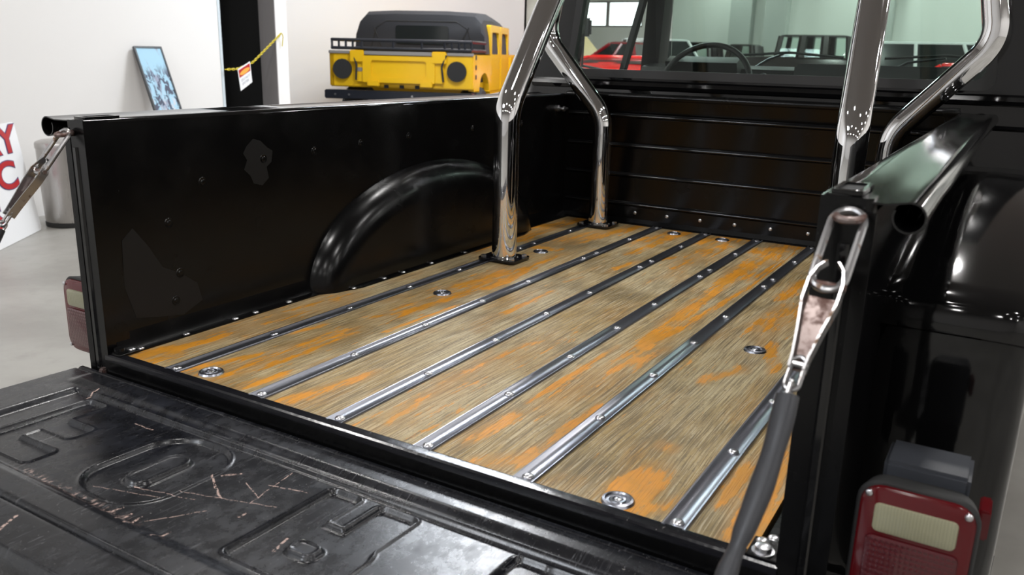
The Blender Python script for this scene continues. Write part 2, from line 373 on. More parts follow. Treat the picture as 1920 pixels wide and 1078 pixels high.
# far wall with a band of daylit panes
FY = 26
struct('wall_far', join(box((-10.0, FY, 0), (14, FY+.2, 5.4)), box((-14, FY, 0), (-10, FY+.2, 2.35)), box((-14, FY, 3.18), (-10, FY+.2, 5.4))), 'wall_far')
for i, (a, b) in enumerate(((-13.9, -12.6), (-12.55, -11.3), (-11.25, -10.02))):
    o = struct('window_%d' % (i+1), box((a, FY+.08, 2.37), (b, FY+.1, 3.16)), 'daylight')
    o2 = obj('window_frame', plate(rrect(a-.02, b+.02, 2.35, 3.18, .01, 1), 1, FY+.02, FY+.14, rrect(a+.03, b-.03, 2.4, 3.13, .01, 1)), 'jamb', o, False)
for i, x in enumerate((-6.65, -5.6, -2.7, 1.2, 5.0)):
    struct('column_%d' % (i+1), box((x-.32, FY-.45, 0), (x+.32, FY, 5.4)), 'column')
struct('wall_right', box((13.8, -12, 0), (14, 27, 5.4)), 'wall')
struct('wall_near', box((-14, -12.2, 0), (14, -12, 5.4)), 'wall_grey')

# ================================================================== THE BLACK PICKUP TRUCK
ZF = .80; BL = 1.872; XL = -.172; XR = 1.112; ZT = 1.250; CX = .4875
truck = thing('pickup_truck', 'black vintage pickup truck with open wooden bed, chrome roll bar and lowered tailgate', 'pickup truck', (CX, 0, 0))
TP = ORG[truck.name]
# ---- planks
SX = [-.008, .215, .395, .573, .751, .976]
STAIN = [(-0.129,0.037,-0.087,0.156,0.02,1),(-0.112,0.228,-0.092,0.288,0.01,0.7),(0.006,0.027,0.054,0.142,0.012,1),(0.16,0.038,0.173,0.082,0.015,1),(0.116,0.13,0.125,0.213,0.012,1),(0.016,0.297,0.029,0.346,0.01,1),(0.077,0.326,0.1,0.387,0.01,0.7),(0.091,0.032,0.111,0.083,0.008,0.8),(0.082,0.474,0.108,0.533,0.01,1),(0.267,0.012,0.303,0.171,0.018,0.9),(0.222,0.013,0.227,0.126,0.008,0.8),(0.118,0.556,0.138,0.744,0.02,1),(0.087,0.819,0.132,1.071,0.02,1),(0.119,0.862,0.095,0.947,0.03,1),(0.168,0.412,0.182,0.655,0.006,1),(0.159,0.852,0.126,1.229,0.02,1),(-0.005,1.321,0.098,1.342,0.012,0.8),(0.106,1.599,0.161,1.886,0.03,1),(-0.151,1.558,-0.066,1.863,0.025,1),(0.31,0.677,0.308,0.897,0.009,1),(0.291,1.008,0.306,1.074,0.006,0.8),(0.342,1.227,0.355,1.324,0.012,1),(0.299,1.456,0.326,1.88,0.022,0.95),(0.412,1.417,0.43,1.456,0.01,1),(0.478,1.327,0.485,1.643,0.01,0.9),(0.42,1.764,0.534,1.884,0.035,0.95),(0.448,0.271,0.452,0.411,0.012,0.75),(0.449,0.416,0.459,0.498,0.01,0.75),(0.456,0.107,0.456,0.205,0.02,0.75),(0.448,0.227,0.456,0.338,0.012,0.7),(0.665,0.679,0.65,1.024,0.022,1.1),(0.653,1.073,0.654,1.179,0.02,1),(0.644,1.287,0.653,1.546,0.028,1.1),(0.677,0.586,0.717,1.244,0.01,1),(0.621,1.717,0.707,1.84,0.03,1),(0.682,1.35,0.661,1.655,0.012,1),(0.617,0.253,0.623,0.604,0.007,0.95),(0.617,0.086,0.624,0.167,0.015,0.9),(0.726,0.089,0.727,0.292,0.011,1),(0.669,0.007,0.719,0.058,0.02,0.85),(0.672,0.47,0.713,0.643,0.012,0.9),(0.869,0.067,0.888,0.122,0.015,1),(0.895,0.034,0.9,0.079,0.028,1.1),(0.924,0.007,0.952,0.051,0.012,0.9),(0.839,0.534,0.879,0.609,0.014,0.85),(0.869,0.218,0.897,0.213,0.008,0.8),(0.839,0.952,0.849,1.072,0.03,1),(0.893,0.793,0.933,0.667,0.014,1),(0.819,1.211,0.823,1.355,0.02,1),(1.064,0.02,1.04,0.268,0.03,1.15),(1.009,0.121,1.007,0.217,0.014,1),
 (.665,1.05,.667,1.30,.006,1),(.70,1.3,.71,1.62,.006,1),(.72,1.25,.72,1.75,.005,1),(.10,1.45,.12,1.6,.012,.8),(.92,1.1,.93,1.4,.02,.9),(1.05,.35,1.06,.9,.02,.9),
 (.26,1.66,.32,1.86,.05,.72),(.48,1.45,.50,1.82,.05,.62),(.05,1.5,.15,1.8,.05,.68),(-.10,1.25,-.09,1.85,.05,.7),(.66,1.6,.68,1.86,.05,.75),(.86,.9,.9,1.2,.04,.55),(.10,.55,.12,1.0,.05,.5),(.66,.3,.68,.7,.04,.5),(-.10,.05,-.09,.5,.05,.55),(.47,.1,.48,.5,.05,.4),(.08,.05,.1,.3,.05,.55)]
edges = [XL+.018]+SX+[XR-.035]
for i in range(7):
    x0, x1 = edges[i]+(.0 if i == 0 else .006), edges[i+1]-(.0 if i == 6 else .006)
    nx = max(8, int((x1-x0)/.006)); ny = 220
    xs = np.linspace(x0, x1, nx+1); ys = np.linspace(.0, BL, ny+1)
    gx, gy = np.meshgrid(xs, ys); V = [(a, b, ZF) for a, b in zip(gx.ravel(), gy.ravel())]
    W_ = nx+1; F = [(j*W_+k, j*W_+k+1, (j+1)*W_+k+1, (j+1)*W_+k) for j in range(ny) for k in range(nx)]
    nv = len(V); fl = gx.ravel(); st = np.zeros(nv)
    for (a, b, c, d, hw, s) in STAIN:
        dx, dy = c-a, d-b; l2 = dx*dx+dy*dy+1e-9
        # anisotropic distance: stretched along the board
        tt = np.clip(((gx.ravel()-a)*dx+(gy.ravel()-b)*dy)/l2, 0, 1)
        px = (gx.ravel()-(a+tt*dx)); py = (gy.ravel()-(b+tt*dy))*.35
        dist = np.sqrt(px*px+py*py)
        st = np.maximum(st, s*np.clip(1.25-dist/(hw*1.25), 0, 1))
    # skirt
    B = [(x0, 0, ZF-.02), (x1, 0, ZF-.02), (x1, BL, ZF-.02), (x0, BL, ZF-.02)]; V += B
    F += [(nv, nv+1, nx, 0), (nv+2, nv+3, ny*W_, ny*W_+nx), (nv+1, nv+2, ny*W_+nx, nx), (nv+3, nv, 0, ny*W_), (nv+3, nv+2, nv+1, nv)]
    o = obj('plank', (V, F), 'wood', truck, False)
    at = o.data.attributes.new('stain', 'FLOAT', 'POINT'); at.data.foreach_set('value', list(st)+[0]*4)
# ---- steel strips + their bolts
def bolt_shape(r=.0085, h=.004):
    return lathe([(r, 0), (r, h*.3), (r*.85, h*.7), (r*.45, h*.98), (.0005, h)], 14)
BY = [.012, .255, .49, .718, .942, 1.275, 1.365, 1.615, 1.852]
bolt_me = None
for i, x in enumerate(SX):
    hw = .0175
    prof = [(-hw, -.002), (-hw, .0025), (-hw+.0015, .0042), (-hw+.005, .0040), (-hw+.0075, .0012), (hw-.0075, .0012), (hw-.005, .0040), (hw-.0015, .0042), (hw, .0025), (hw, -.002)]
    s = loft([[(x+a, y, ZF+b) for a, b in prof] for y in (-.004, BL)])
    o = obj('metal_strip', s, 'strip', truck, True, ang=50)
    for y in BY:
        if bolt_me is None:
            bo = obj('bolt', bolt_shape(), 'bolt', o, True, local=True); bolt_me = bo.data
        else: bo = bpy.data.objects.new('bolt', bolt_me); COL.objects.link(bo); bo.parent = o
        bo.location = (x-TP[0]+random.uniform(-.0015, .0015), y, ZF+.0012); ORG[bo.name] = (0, 0, 0)
def small_bolt(parent, p, axis='Z', sc=1., name='bolt'):
    bo = bpy.data.objects.new(name, bolt_me); COL.objects.link(bo); bo.parent = parent
    q = ORG[parent.name]; bo.location = (p[0]-q[0], p[1]-q[1], p[2]-q[2]); bo.scale = (sc,)*3
    if axis == 'X': bo.rotation_euler = (0, PI/2, 0)
    if axis == '-Y': bo.rotation_euler = (PI/2, 0, 0)
    return bo
# ---- cup washers in the wood
for (x, y) in ((.059, .034), (.092, .722), (.064, 1.279), (.872, .749), (.887, .022), (.30, 1.80), (.47, 1.80)):
    s = lathe([(.0001, .0008), (.006, .0006), (.0075, .0035), (.011, .0040), (.0125, .0022), (.0165, .0020), (.018, .0045), (.0215, .0035), (.0235, .0)], 28, (x, y, ZF))
    o = obj('cup_washer', s, 'strip', truck)
    obj('screw', move(bolt_shape(.006, .004), (x, y, ZF+.0006)), 'bolt', o)
# ---- under floor frame and rear sill
obj('bed_frame', join(box((-.12, 0, .60), (1.09, BL, .772)), box((.0, -.0, .45), (.12, 3.6, .62)), box((.86, 0, .45), (.98, 3.6, .62))), 'sill_paint', truck, False)
SILLX0, SILLX1 = XL-.005, XR-.0
sp_ = [(.0, .7985), (.0, .8025), (-.0015, .8032), (-.003, .8033), (-.0165, .8035), (-.0185, .8034), (-.0215, .801), (-.0225, .796), (-.0225, .790), (-.0225, .735), (-.018, .735), (-.005, .77), (.0, .77)]
obj('rear_sill', prism(sp_, 0, SILLX0, SILLX1), 'sill_paint', truck)
obj('sill_face', box((SILLX0+.001, -.0236, .737), (SILLX1-.001, -.0222, .792)), 'bed_paint', truck, False)
# ---- front panel with pressed ribs
FYP = 1.872
def rib(z, h=.011):   # little rolled rib standing proud towards the rear
    r = .0045; o = [(0, z-.012), (-.0015, z-.0075)]
    for k in range(9): a = -PI/2+PI*k/8; o.append((-.003-r*math.cos(a), z+r*math.sin(a)))
    return o+[(-.001, z+.0075), (0, z+.012)]
prof = [(0, .790)]
prof += [(0, 1.238), (-.008, 1.242), (-.012, 1.249), (-.010, 1.257), (-.003, 1.261), (.02, 1.262)]
prof2 = [(a+.004, b) for a, b in prof]
s = loft([[(x, FYP+a, b) for a, b in prof] + [(x, FYP+.024, 1.258), (x, FYP+.010, .79)] for x in (XL, XR)])
fp = obj('front_panel', s, 'bed_paint', truck, True, ang=75)
for k in range(9): small_bolt(fp, (.0+.1215*k, FYP-.0005, .8425), '-Y', .75)
for z in (.872, .976, 1.080, 1.184):
    V = []
    pr_ = [(0, z-.0085)]+[(-.0032-.0048*math.cos(-PI/2+PI*k/10), z+.0048*math.sin(-PI/2+PI*k/10)) for k in range(11)]+[(0, z+.0085)]
    for x in (XL+.012, XR-.012): V += [(x, FYP+a-.0006, b) for a, b in pr_]
    n_ = len(pr_); obj('pressed_rib', (V, [(k, k+1, n_+k+1, n_+k) for k in range(n_-1)]), 'paint', fp, True, ang=180)
obj('base_flange', prism([(FYP+.002, .797), (FYP-.014, .799), (FYP-.014, .803), (FYP-.003, .805), (FYP, .82)], 0, XL, XR), 'bed_paint', fp)
# ---- side panels (left one with the wheelhouse seen inside)
def side(sgn, X):
    """sgn=-1 left, +1 right; X inner face"""
    f = lambda d: X+sgn*d
    ys = np.linspace(0, FYP, 60)
    # inner sheet and outer sheet
    sheet = box((min(f(0), f(.03)), -.0, .76), (max(f(0), f(.03)), FYP+.02, ZT-.004), .002, 1)
    sd = obj('side_panel', sheet, 'bed_paint', truck)
    # rail: flat flange then rolled tube, one sheet with thickness
    wd = .085 if sgn > 0 else .116
    pr = [(-.001, ZT-.006), (.0005, ZT-.001), (.004, ZT+.001), (.02, ZT+.0015), (.045, ZT-.001), (wd-.024, ZT-.002)]
    r = .0165 if sgn > 0 else .0185; c = (wd, ZT+.002-r)
    for k in range(25):
        a = PI/2+.25 - k/24*(2*PI*.86); pr.append((c[0]+r*math.cos(a), c[1]+r*math.sin(a)))
    inner = []
    for i in range(len(pr)):   # thickness by offsetting inwards
        a, b = pr[max(i-1, 0)], pr[min(i+1, len(pr)-1)]; tx, tz = b[0]-a[0], b[1]-a[1]; l = math.hypot(tx, tz) or 1
        inner.append((pr[i][0]+tz/l*.002*1, pr[i][1]-tx/l*.002))
    loop = pr+inner[::-1]; n = len(pr)
    ysr = [-.016, -.012]+[i*.03 for i in range(12)]+[.5, .8, 1.1, 1.5, 1.86]
    V = []; F = []; m = len(loop)
    for y in ysr:
        dz_ = -.003*max(0, 1-(y+.03)/.26)**2*(1 if sgn > 0 else .35)
        for (a, b) in loop: V.append((f(a), y, b+dz_*min(1, max(0, (a-.01)/.03))))
    for i in range(len(ysr)-1):
        for k in range(m): l = (k+1) % m; F.append((i*m+k, i*m+l, (i+1)*m+l, (i+1)*m+k))
    for i0 in (0, (len(ysr)-1)*m):
        for k in range(n-1): F.append((i0+k, i0+k+1, i0+m-2-k, i0+m-1-k))
    obj('top_rail', (V, F), 'paint', sd, True, ang=60)
    # stake pocket opening plate
    obj('stake_pocket', plate(rrect(min(f(.006), f(.038)), max(f(.006), f(.038)), -.012, .062, .004, 2), 2, ZT+.0, ZT+.005, rrect(min(f(.011), f(.033)), max(f(.011), f(.033)), -.005, .055, .003, 2)), 'paint', sd)
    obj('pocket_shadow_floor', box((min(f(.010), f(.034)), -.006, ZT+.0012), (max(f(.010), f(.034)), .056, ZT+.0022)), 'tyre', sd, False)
    # rear corner post
    px = [(-.002, -.020), (.044, -.020), (.050, -.014), (.050, .012), (.03, .03), (-.002, .03)]
    post = loft([[(f(a), b, z) for a, b in px] for z in (.70, ZT-.001)])
    pst = obj('corner_post', post, 'bed_paint', sd, True, ang=25)
    obj('post_rib', loft([[(f(a), b, z) for a, b in ((.020, -.019), (.024, -.0235), (.031, -.0235), (.035, -.019))] for z in (.71, 1.20)]), 'paint', pst)
    obj('post_gusset', loft([[(f(a), b, z) for a, b in ((.040, -.021), (.055, -.022), (.055, -.018), (.040, -.017))] for z in (.72, 1.235)]), 'bed_paint', pst)
    # outer wall
    obj('outer_skin', box((min(f(.03), f(.042)), .01, .62), (max(f(.03), f(.042)), FYP+.01, 1.225), .003, 1), 'paint', sd)
    # floor flange with washers
    fl = obj('floor_flange', join(prism([(0, ZF+.03), (-sgn*.002, ZF+.012), (-sgn*.008, ZF+.003), (-sgn*.026, ZF+.0025), (-sgn*.026, ZF-.002), (0, ZF-.002)], 1, 0, 1.0)), 'bed_paint', sd) if False else None
    V = [(X-sgn*a, y, z) for y in (0.0, FYP) for a, z in ((-.001, ZF+.045), (.003, ZF+.016), (.008, ZF+.004), (.027, ZF+.0028), (.028, ZF-.004), (-.001, ZF-.004))]
    F = [(k, (k+1) % 6, 6+(k+1) % 6, 6+k) for k in range(6)]+[tuple(range(6)), tuple(range(6, 12))]
    fl = obj('floor_flange', (V, F), 'bed_paint', sd)
    for y in (.04, .148, .278, .337, .44, .62): small_bolt(fl, (X-sgn*.019, y, ZF+.003), 'Z', .9)
    return sd
sl = side(-1, XL); sr = side(1, XR)
for (y, z) in ((.143, 1.038), (.233, 1.111), (.402, 1.144), (.564, 1.148), (.732, 1.154), (.931, 1.159), (.144, .874), (.16, .93), (1.25, 1.16), (1.55, 1.16)):
    o = obj('dimple', tf(lathe([(.0105, 0), (.0095, .0016), (.006, .0012), (.004, .0028), (.0005, .003)], 16), Matrix.Translation((XL, y, z)) @ Matrix.Rotation(PI/2, 4, 'Y')), 'bed_paint', sl)
# dull repaired patch
pts = [(.355, 1.175), (.375, 1.19), (.395, 1.185), (.415, 1.168), (.43, 1.16), (.425, 1.135), (.41, 1.125), (.415, 1.10), (.395, 1.085), (.37, 1.092), (.362, 1.11), (.345, 1.125), (.355, 1.145), (.345, 1.16)]
obj('dull_patch', prism(pts, 0, XL-.001, XL+.0006), 'dull_patch', sl)
pts = [(.035, 1.02), (.06, 1.04), (.09, 1.0), (.12, .95), (.16, .93), (.20, .90), (.21, .86), (.16, .84), (.10, .85), (.05, .86), (.03, .93)]
obj('dull_patch', prism(pts, 0, XL-.001, XL+.0006), 'dull_patch', sl)
# front cross hook on left wall near the cab
obj('tie_hook', join(tf(lathe([(.012, 0), (.012, .006), (.005, .01), (.005, .02), (.009, .024), (.009, .03), (.001, .032)], 14), Matrix.Translation((XL, 1.80, 1.20)) @ Matrix.Rotation(PI/2, 4, 'Y')),
    tube([(XL+.02, 1.77, 1.2), (XL+.024, 1.83, 1.2)], .004, 8)), 'bolt', sl)
# wheelhouse (inside bulge), left and right
def wheelhouse(sgn, X, parent):
    cy, ay, bz, dep = 1.055, .53, .285, .058; secs = []
    K = 40
    for i in range(K+1):
        th = PI*i/K; oy, oz = math.cos(th), math.sin(th)
        sec = []
        for (sc, d) in ((1.0, -.003), (.99, .006), (.965, .020), (.92, .036), (.86, .048), (.78, .055), (.70, .057), (.0, .058)):
            dd = d*(1.0 if 1 else 1)
            z = ZF-.002 + bz*sc*oz
            y = cy + ay*oy*(1-(1-sc)*.55)
            if sc == 0: y = cy+ay*oy*.6; z = ZF-.002
            sec.append((X-sgn*dd, y, max(z, ZF-.002)))
        secs.append(sec)
    wh = obj('wheelhouse', loft(secs, False, False), 'bed_paint', parent, True, ang=80)
    fl = [(cy-ay-.02, .010), (cy-ay+.04, .045), (cy-ay+.12, .070), (cy+ay-.12, .070), (cy+ay-.03, .045), (cy+ay, .02)]
    V = []; 
    for y, d in fl: V += [(X, y, ZF+.004), (X-sgn*d, y, ZF+.0035), (X-sgn*(d+.001), y, ZF-.003)]
    F = []
    for i in range(len(fl)-1):
        for k in range(2): F.append((3*i+k, 3*i+k+1, 3*i+4+k, 3*i+3+k))
    ob = obj('wheelhouse_flange', (V, F), 'bed_paint', wh)
    for y in (.62, .74, .82, .95, 1.12, 1.30): small_bolt(ob, (X-sgn*.063, y, ZF+.0036), 'Z', .8)
wheelhouse(-1, XL, sl); wheelhouse(1, XR, sr)

# ---- fenders
def fender(sgn):
    xin = CX+sgn*(.650 if sgn > 0 else .695); xo = CX+sgn*(.853 if sgn > 0 else .90)
    P = [(.335, .60), (.305, .64), (.290, .72), (.280, .90), (.279, 1.0), (.281, 1.035), (.270, 1.040), (.268, 1.078), (.276, 1.086), (.33, 1.098), (.45, 1.120), (.62, 1.145), (.82, 1.165), (1.05, 1.172), (1.30, 1.16), (1.52, 1.10), (1.68, 1.0), (1.78, .86), (1.82, .68), (1.82, .58)]
    n = len(P); secs = []
    arch = [(.46, .56), (.47, .60), (.50, .68), (.54, .76), (.60, .84), (.65, .88), (.68, .90), (.70, .91), (.72, .92), (.78, .95), (.86, .975), (.94, .99), (1.04, .995), (1.12, .99), (1.22, .96), (1.34, .90), (1.44, .82), (1.52, .72), (1.56, .62), (1.58, .55)]
    for (y, z), (ya, za) in zip(P, arch):
        sec = []
        t = .028
        dy, dz = ya-y, za-z; l = math.hypot(dy, dz); dy, dz = dy/l, dz/l
        crown = .012 if z > 1.05 else 0
        sec.append((xin, y+dy*.012, z+dz*.012))
        sec.append((xin+sgn*.05, y+dy*.003, z+dz*.003))
        sec.append((xin+sgn*.11, y, z))
        sec.append((xo-sgn*.045, y+dy*.002, z+dz*.002))
        sec.append((xo-sgn*.018, y+dy*.010, z+dz*.010)); sec.append((xo-sgn*.004, y+dy*.026, z+dz*.026)); sec.append((xo, y+dy*.05, z+dz*.05))
        sec.append((xo+sgn*.002, ya-dy*.01, za-dz*.01)); sec.append((xo-sgn*.004, ya, za)); sec.append((xo-sgn*.02, ya, za))
        secs.append(sec)
    fe = obj('rear_fender', loft(secs, False, False), 'paint', truck, True, ang=50)
    so = fe.modifiers.new('thick', 'SOLIDIFY'); so.thickness = .003
    # small rolled lip at the rear bottom corner
    obj('fender_lip', tube([(xin+sgn*.02, .335, .60), (xo-sgn*.06, .335, .598), (xo-sgn*.02, .345, .605), (xo-sgn*.004, .37, .62), (xo, .42, .66)], .005, 8), 'paint', fe)
fender(-1); fender(1)
def wheel(cx, cy, parent=truck, r=.37, wdt=.2, z=None):
    z = z or r; hw = wdt/2
    w_ = obj('wheel', lathe([(r*.55, -hw), (r*.9, -hw), (r*.98, -hw*.8), (r, -hw*.5), (r, hw*.5), (r*.98, hw*.8), (r*.9, hw), (r*.55, hw)], 32, (cx, cy, z), 'X'), 'tyre', parent)
    obj('rim', join(lathe([(.02, -hw*.6), (r*.5, -hw*.7), (r*.58, -hw*1.02), (r*.58, hw*1.02), (r*.5, hw*.7), (.02, hw*.6)], 24, (cx, cy, z), 'X')), 'wheelgrey', w_)
for cx_ in (-.21, 1.19):
    wheel(cx_, 1.05); wheel(cx_, 4.6)
# ---- tailgate (lowered) with pressed letters: fine height field
TX0, TX1 = -.245, 1.205; TY0, TY1 = -.478, -.028
nx, ny = 620, 230
gx, gy = np.meshgrid(np.linspace(TX0, TX1, nx+1), np.linspace(TY0, TY1, ny+1))
def sm(a, b, x): t = np.clip((x-a)/(b-a), 0, 1); return t*t*(3-2*t)
def rr_sdf(x, y, x0, x1, y0, y1, r):
    cx_, cy_ = (x0+x1)/2, (y0+y1)/2; qx = np.abs(x-cx_)-(x1-x0)/2+r; qy = np.abs(y-cy_)-(y1-y0)/2+r
    return np.hypot(np.maximum(qx, 0), np.maximum(qy, 0))+np.minimum(np.maximum(qx, qy), 0)-r
U = np.minimum
def S_(*a): 
    d = a[0]
    for b in a[1:]: d = U(d, b)
    return d
yb0, yb1 = -.318, -.118     # near (top of letters) and far (foot of letters)
def box_(x0, x1, y0, y1, r=.008): return rr_sdf(gx, gy, x0, x1, y0, y1, r)
Fd = S_(box_(-.088, -.038, yb0, yb1), box_(-.088, .062, yb0, yb0+.045), box_(-.088, .035, -.232, -.190))
Od = np.maximum(box_(.160, .318, yb0, yb1, .062), -box_(.214, .264, yb0+.046, yb1-.046, .024))
Rb = np.maximum(box_(.498, .660, yb0, -.195, .045), -box_(.552, .600, yb0+.046, -.237, .014))
Rd = S_(Rb, box_(.498, .552, yb0, yb1), box_(.588, .652, -.222, yb1))
Dd = np.maximum(S_(box_(.812, .972, yb0, yb1, .055), box_(.812, .86, yb0, yb1)), -box_(.868, .916, yb0+.046, yb1-.046, .02))
let = S_(Fd, Od, Rd, Dd)
Z = np.zeros_like(gx)
panel = sm(-.155, -.135, gx)*sm(1.115, 1.095, gx)*sm(-.352, -.336, gy)*sm(-.100, -.108, gy)
Z -= .008*panel
Z -= .0062*sm(.0035, -.0022, let)*panel
Z += .0022*np.exp(-((let-.0045)/.0025)**2)*panel          # slight raised lip round each letter
# hinge-side bead and steps
wx_ = sm(-.20, -.17, gx)*sm(1.16, 1.13, gx)
Z += wx_*(.007*sm(-.040, -.050, gy)*sm(-.098, -.078, gy)) 
Z -= .003*np.exp(-((gy+.038)/.003)**2)
# near-side box bead
Z += .002*sm(-.352, -.360, gy)
Z -= .007*np.exp(-((gy+.402)/.0035)**2)
Z -= .010*sm(-.47, -.478, gy)
Z += .0015*np.sin(gx*9+1)*np.sin(gy*17)*panel*.5
tilt = math.radians(1.6)
Zw = .768 + Z + (TY1-gy)*math.tan(tilt)
V = [(a, b, c) for a, b, c in zip(gx.ravel(), gy.ravel(), Zw.ravel())]; W_ = nx+1
F = [(j*W_+k, j*W_+k+1, (j+1)*W_+k+1, (j+1)*W_+k) for j in range(ny) for k in range(nx)]
# border skirt + underside
nb_ = len(V); border = [k for k in range(nx+1)]+[j*W_+nx for j in range(1, ny+1)]+[ny*W_+k for k in range(nx-1, -1, -1)]+[j*W_ for j in range(ny-1, 0, -1)]
for b in border: v = V[b]; V.append((v[0], v[1], v[2]-.035))
nbd = len(border)
for i in range(nbd): j = (i+1) % nbd; F.append((border[i], border[j], nb_+j, nb_+i))
F.append(tuple(nb_+i for i in range(nbd)))
tg = obj('tailgate', (V, F), 'tailgate', truck, True, ang=60)
tg['label'] = 'lowered worn black tailgate with large pressed letters'
obj('hinge_seam', box((SILLX0+.01, -.0272, .745), (SILLX1-.01, -.0238, .762), .001, 1), 'sill_paint', tg)
obj('hinge', join(tube([(XL-.01, -.022, .752), (XL+.035, -.022, .752)], .008, 12), box((XL-.02, -.03, .735), (XL-.005, .01, .775), .003)), 'rusty', tg)
obj('hinge', join(tube([(XR-.035, -.022, .752), (XR+.01, -.022, .752)], .008, 12), box((XR+.005, -.03, .735), (XR+.02, .01, .775), .003)), 'rusty', tg)
# corner bolt plates of the sill
for x, s in ((XL+.012, 1), (XR-.022, -1)):
    p = obj('corner_plate', box((x-.018, -.016, .803), (x+.02, .03, .8065), .001, 1), 'bed_paint', truck)
    obj('bolt', move(lathe([(.014, 0), (.014, .002), (.0105, .0025), (.010, .008), (.006, .0095), (.001, .0098)], 16), (x, -.002, .8065)), 'bolt' if s < 0 else 'bed_paint', p)
    small_bolt(p, (x+s*.006, .02, .8065), 'Z', 1.0)
# ---- tailgate chains
def chain(A, B, label, s=1.):
    A = Vector(A); B = Vector(B); d = (B-A).normalized()
    side_ = Vector((1, 0, 0)); side_ = (side_-d*side_.dot(d)).normalized(); up = d.cross(side_)
    Ltot = (B-A).length
    P = lambda t, a=0, b=0: A+d*t+side_*a+up*b
    root = thing('x', '', '', tuple(A)); bpy.data.objects.remove(root)
    def link(t0, t1, hw, r, tw=0.):
        pts = []; a_, b_ = math.cos(tw), math.sin(tw)
        for k in range(36):
            an = 2*PI*k/36; cx_ = hw*math.cos(an); ln = (t1-t0)/2-hw
            tt = (t0+t1)/2 + (ln if math.sin(an) >= 0 else -ln) + hw*math.sin(an)
            pts.append(P(tt, cx_*a_, cx_*b_))
        return tube(pts, r, 10, closed=True)
    ch = obj('tailgate_chain', link(-.006*s, .088*s, .016*s, .0042*s, 0), 'link_steel', truck, True, label=label)
    # clevis: two bent side plates with a web
    def side_plate(q):
        pth = [(.058, .006), (.066, .0125), (.082, .0165), (.105, .0165), (.135, .0115), (.165, .0075), (.178, .007)]
        secs = []
        for t, a in pth:
            wv = .0075 if t > .07 else .0055
            sec = [P(t*s, q*(a-.0012)*s, -wv*s), P(t*s, q*(a+.0012)*s, -wv*s), P(t*s, q*(a+.0012)*s, wv*s), P(t*s, q*(a-.0012)*s, wv*s)]
            secs.append(sec)
        return loft(secs)
    web = loft([[P(t*s, -a*s, -.0078*s), P(t*s, a*s, -.0078*s), P(t*s, a*s, -.0055*s), P(t*s, -a*s, -.0055*s)] for t, a in ((.095, .0165), (.135, .0115), (.165, .0075), (.176, .007))])
    obj('clevis_web', web, 'rusty', ch)
    for q in (-1, 1): obj('clevis_side', side_plate(q), 'link_steel', ch)
    obj('clevis_pin', tube([P(.083*s, -.019*s), P(.083*s, .019*s)], .0038*s, 12), 'rusty', ch)
    obj('clevis_pin', tube([P(.172*s, -.0095*s), P(.172*s, .0095*s)], .003*s, 10), 'link_steel', ch)
    for i in range(2): obj('chain_link', link((.164+.026*i)*s, (.199+.026*i)*s, .0065*s, .0024*s, 0 if i == 0 else PI/2), 'link_steel', ch)
    # sleeve
    k = 48; pts = []; rad = []
    t0 = .205*s
    for i in range(k+1):
        f = i/k; t = t0+(Ltot-t0)*f
        sag = -.012*math.sin(PI*f)
        pts.append(P(t, .003*math.sin(f*9), sag)); m = t/s
        r_ = .0125
        r_ *= 1-.35*math.exp(-((m-.355)/.012)**2); r_ *= 1+.05*math.sin(m*90)
        if m > .36: r_ *= .86
        rad.append(r_*s)
    sv = obj('rubber_sleeve', tube(pts, rad, 18, flat=.78), 'rubber', ch, True, ang=70)
    obj('anchor_eye', join(tf(lathe([(.013, -.004), (.013, .004), (.006, .006), (.001, .007)], 16), Matrix.Translation(tuple(B)))), 'link_steel', ch)
    # eyebolt at the post
    e = [A+Vector((0.0+.011*math.cos(a)*s, .004+.0*s, .011*math.sin(a)*s-.001)) for a in [2*PI*i/24 for i in range(24)]]
    e2 = []
    for i in range(24):
        a = 2*PI*i/24; e2.append(A+Vector((.013*math.cos(a), .013*math.sin(a)-.002, -.001+.002*math.sin(a))))
    obj('eye_ring', tube(e2, .0042, 10, closed=True), 'rusty', ch)
    obj('eye_bolt', join(tube([A+Vector((0, .008, -.001)), A+Vector((0, .03, -.001))], .0055, 12)), 'rusty', ch)
chain((1.1435, -.034, 1.2325), (1.105, -.42, .788), 'tailgate chain with black sleeve on the right side')
chain((-.204, -.034, 1.2265), (-.236, -.40, .788), 'tailgate chain with black sleeve on the left side')
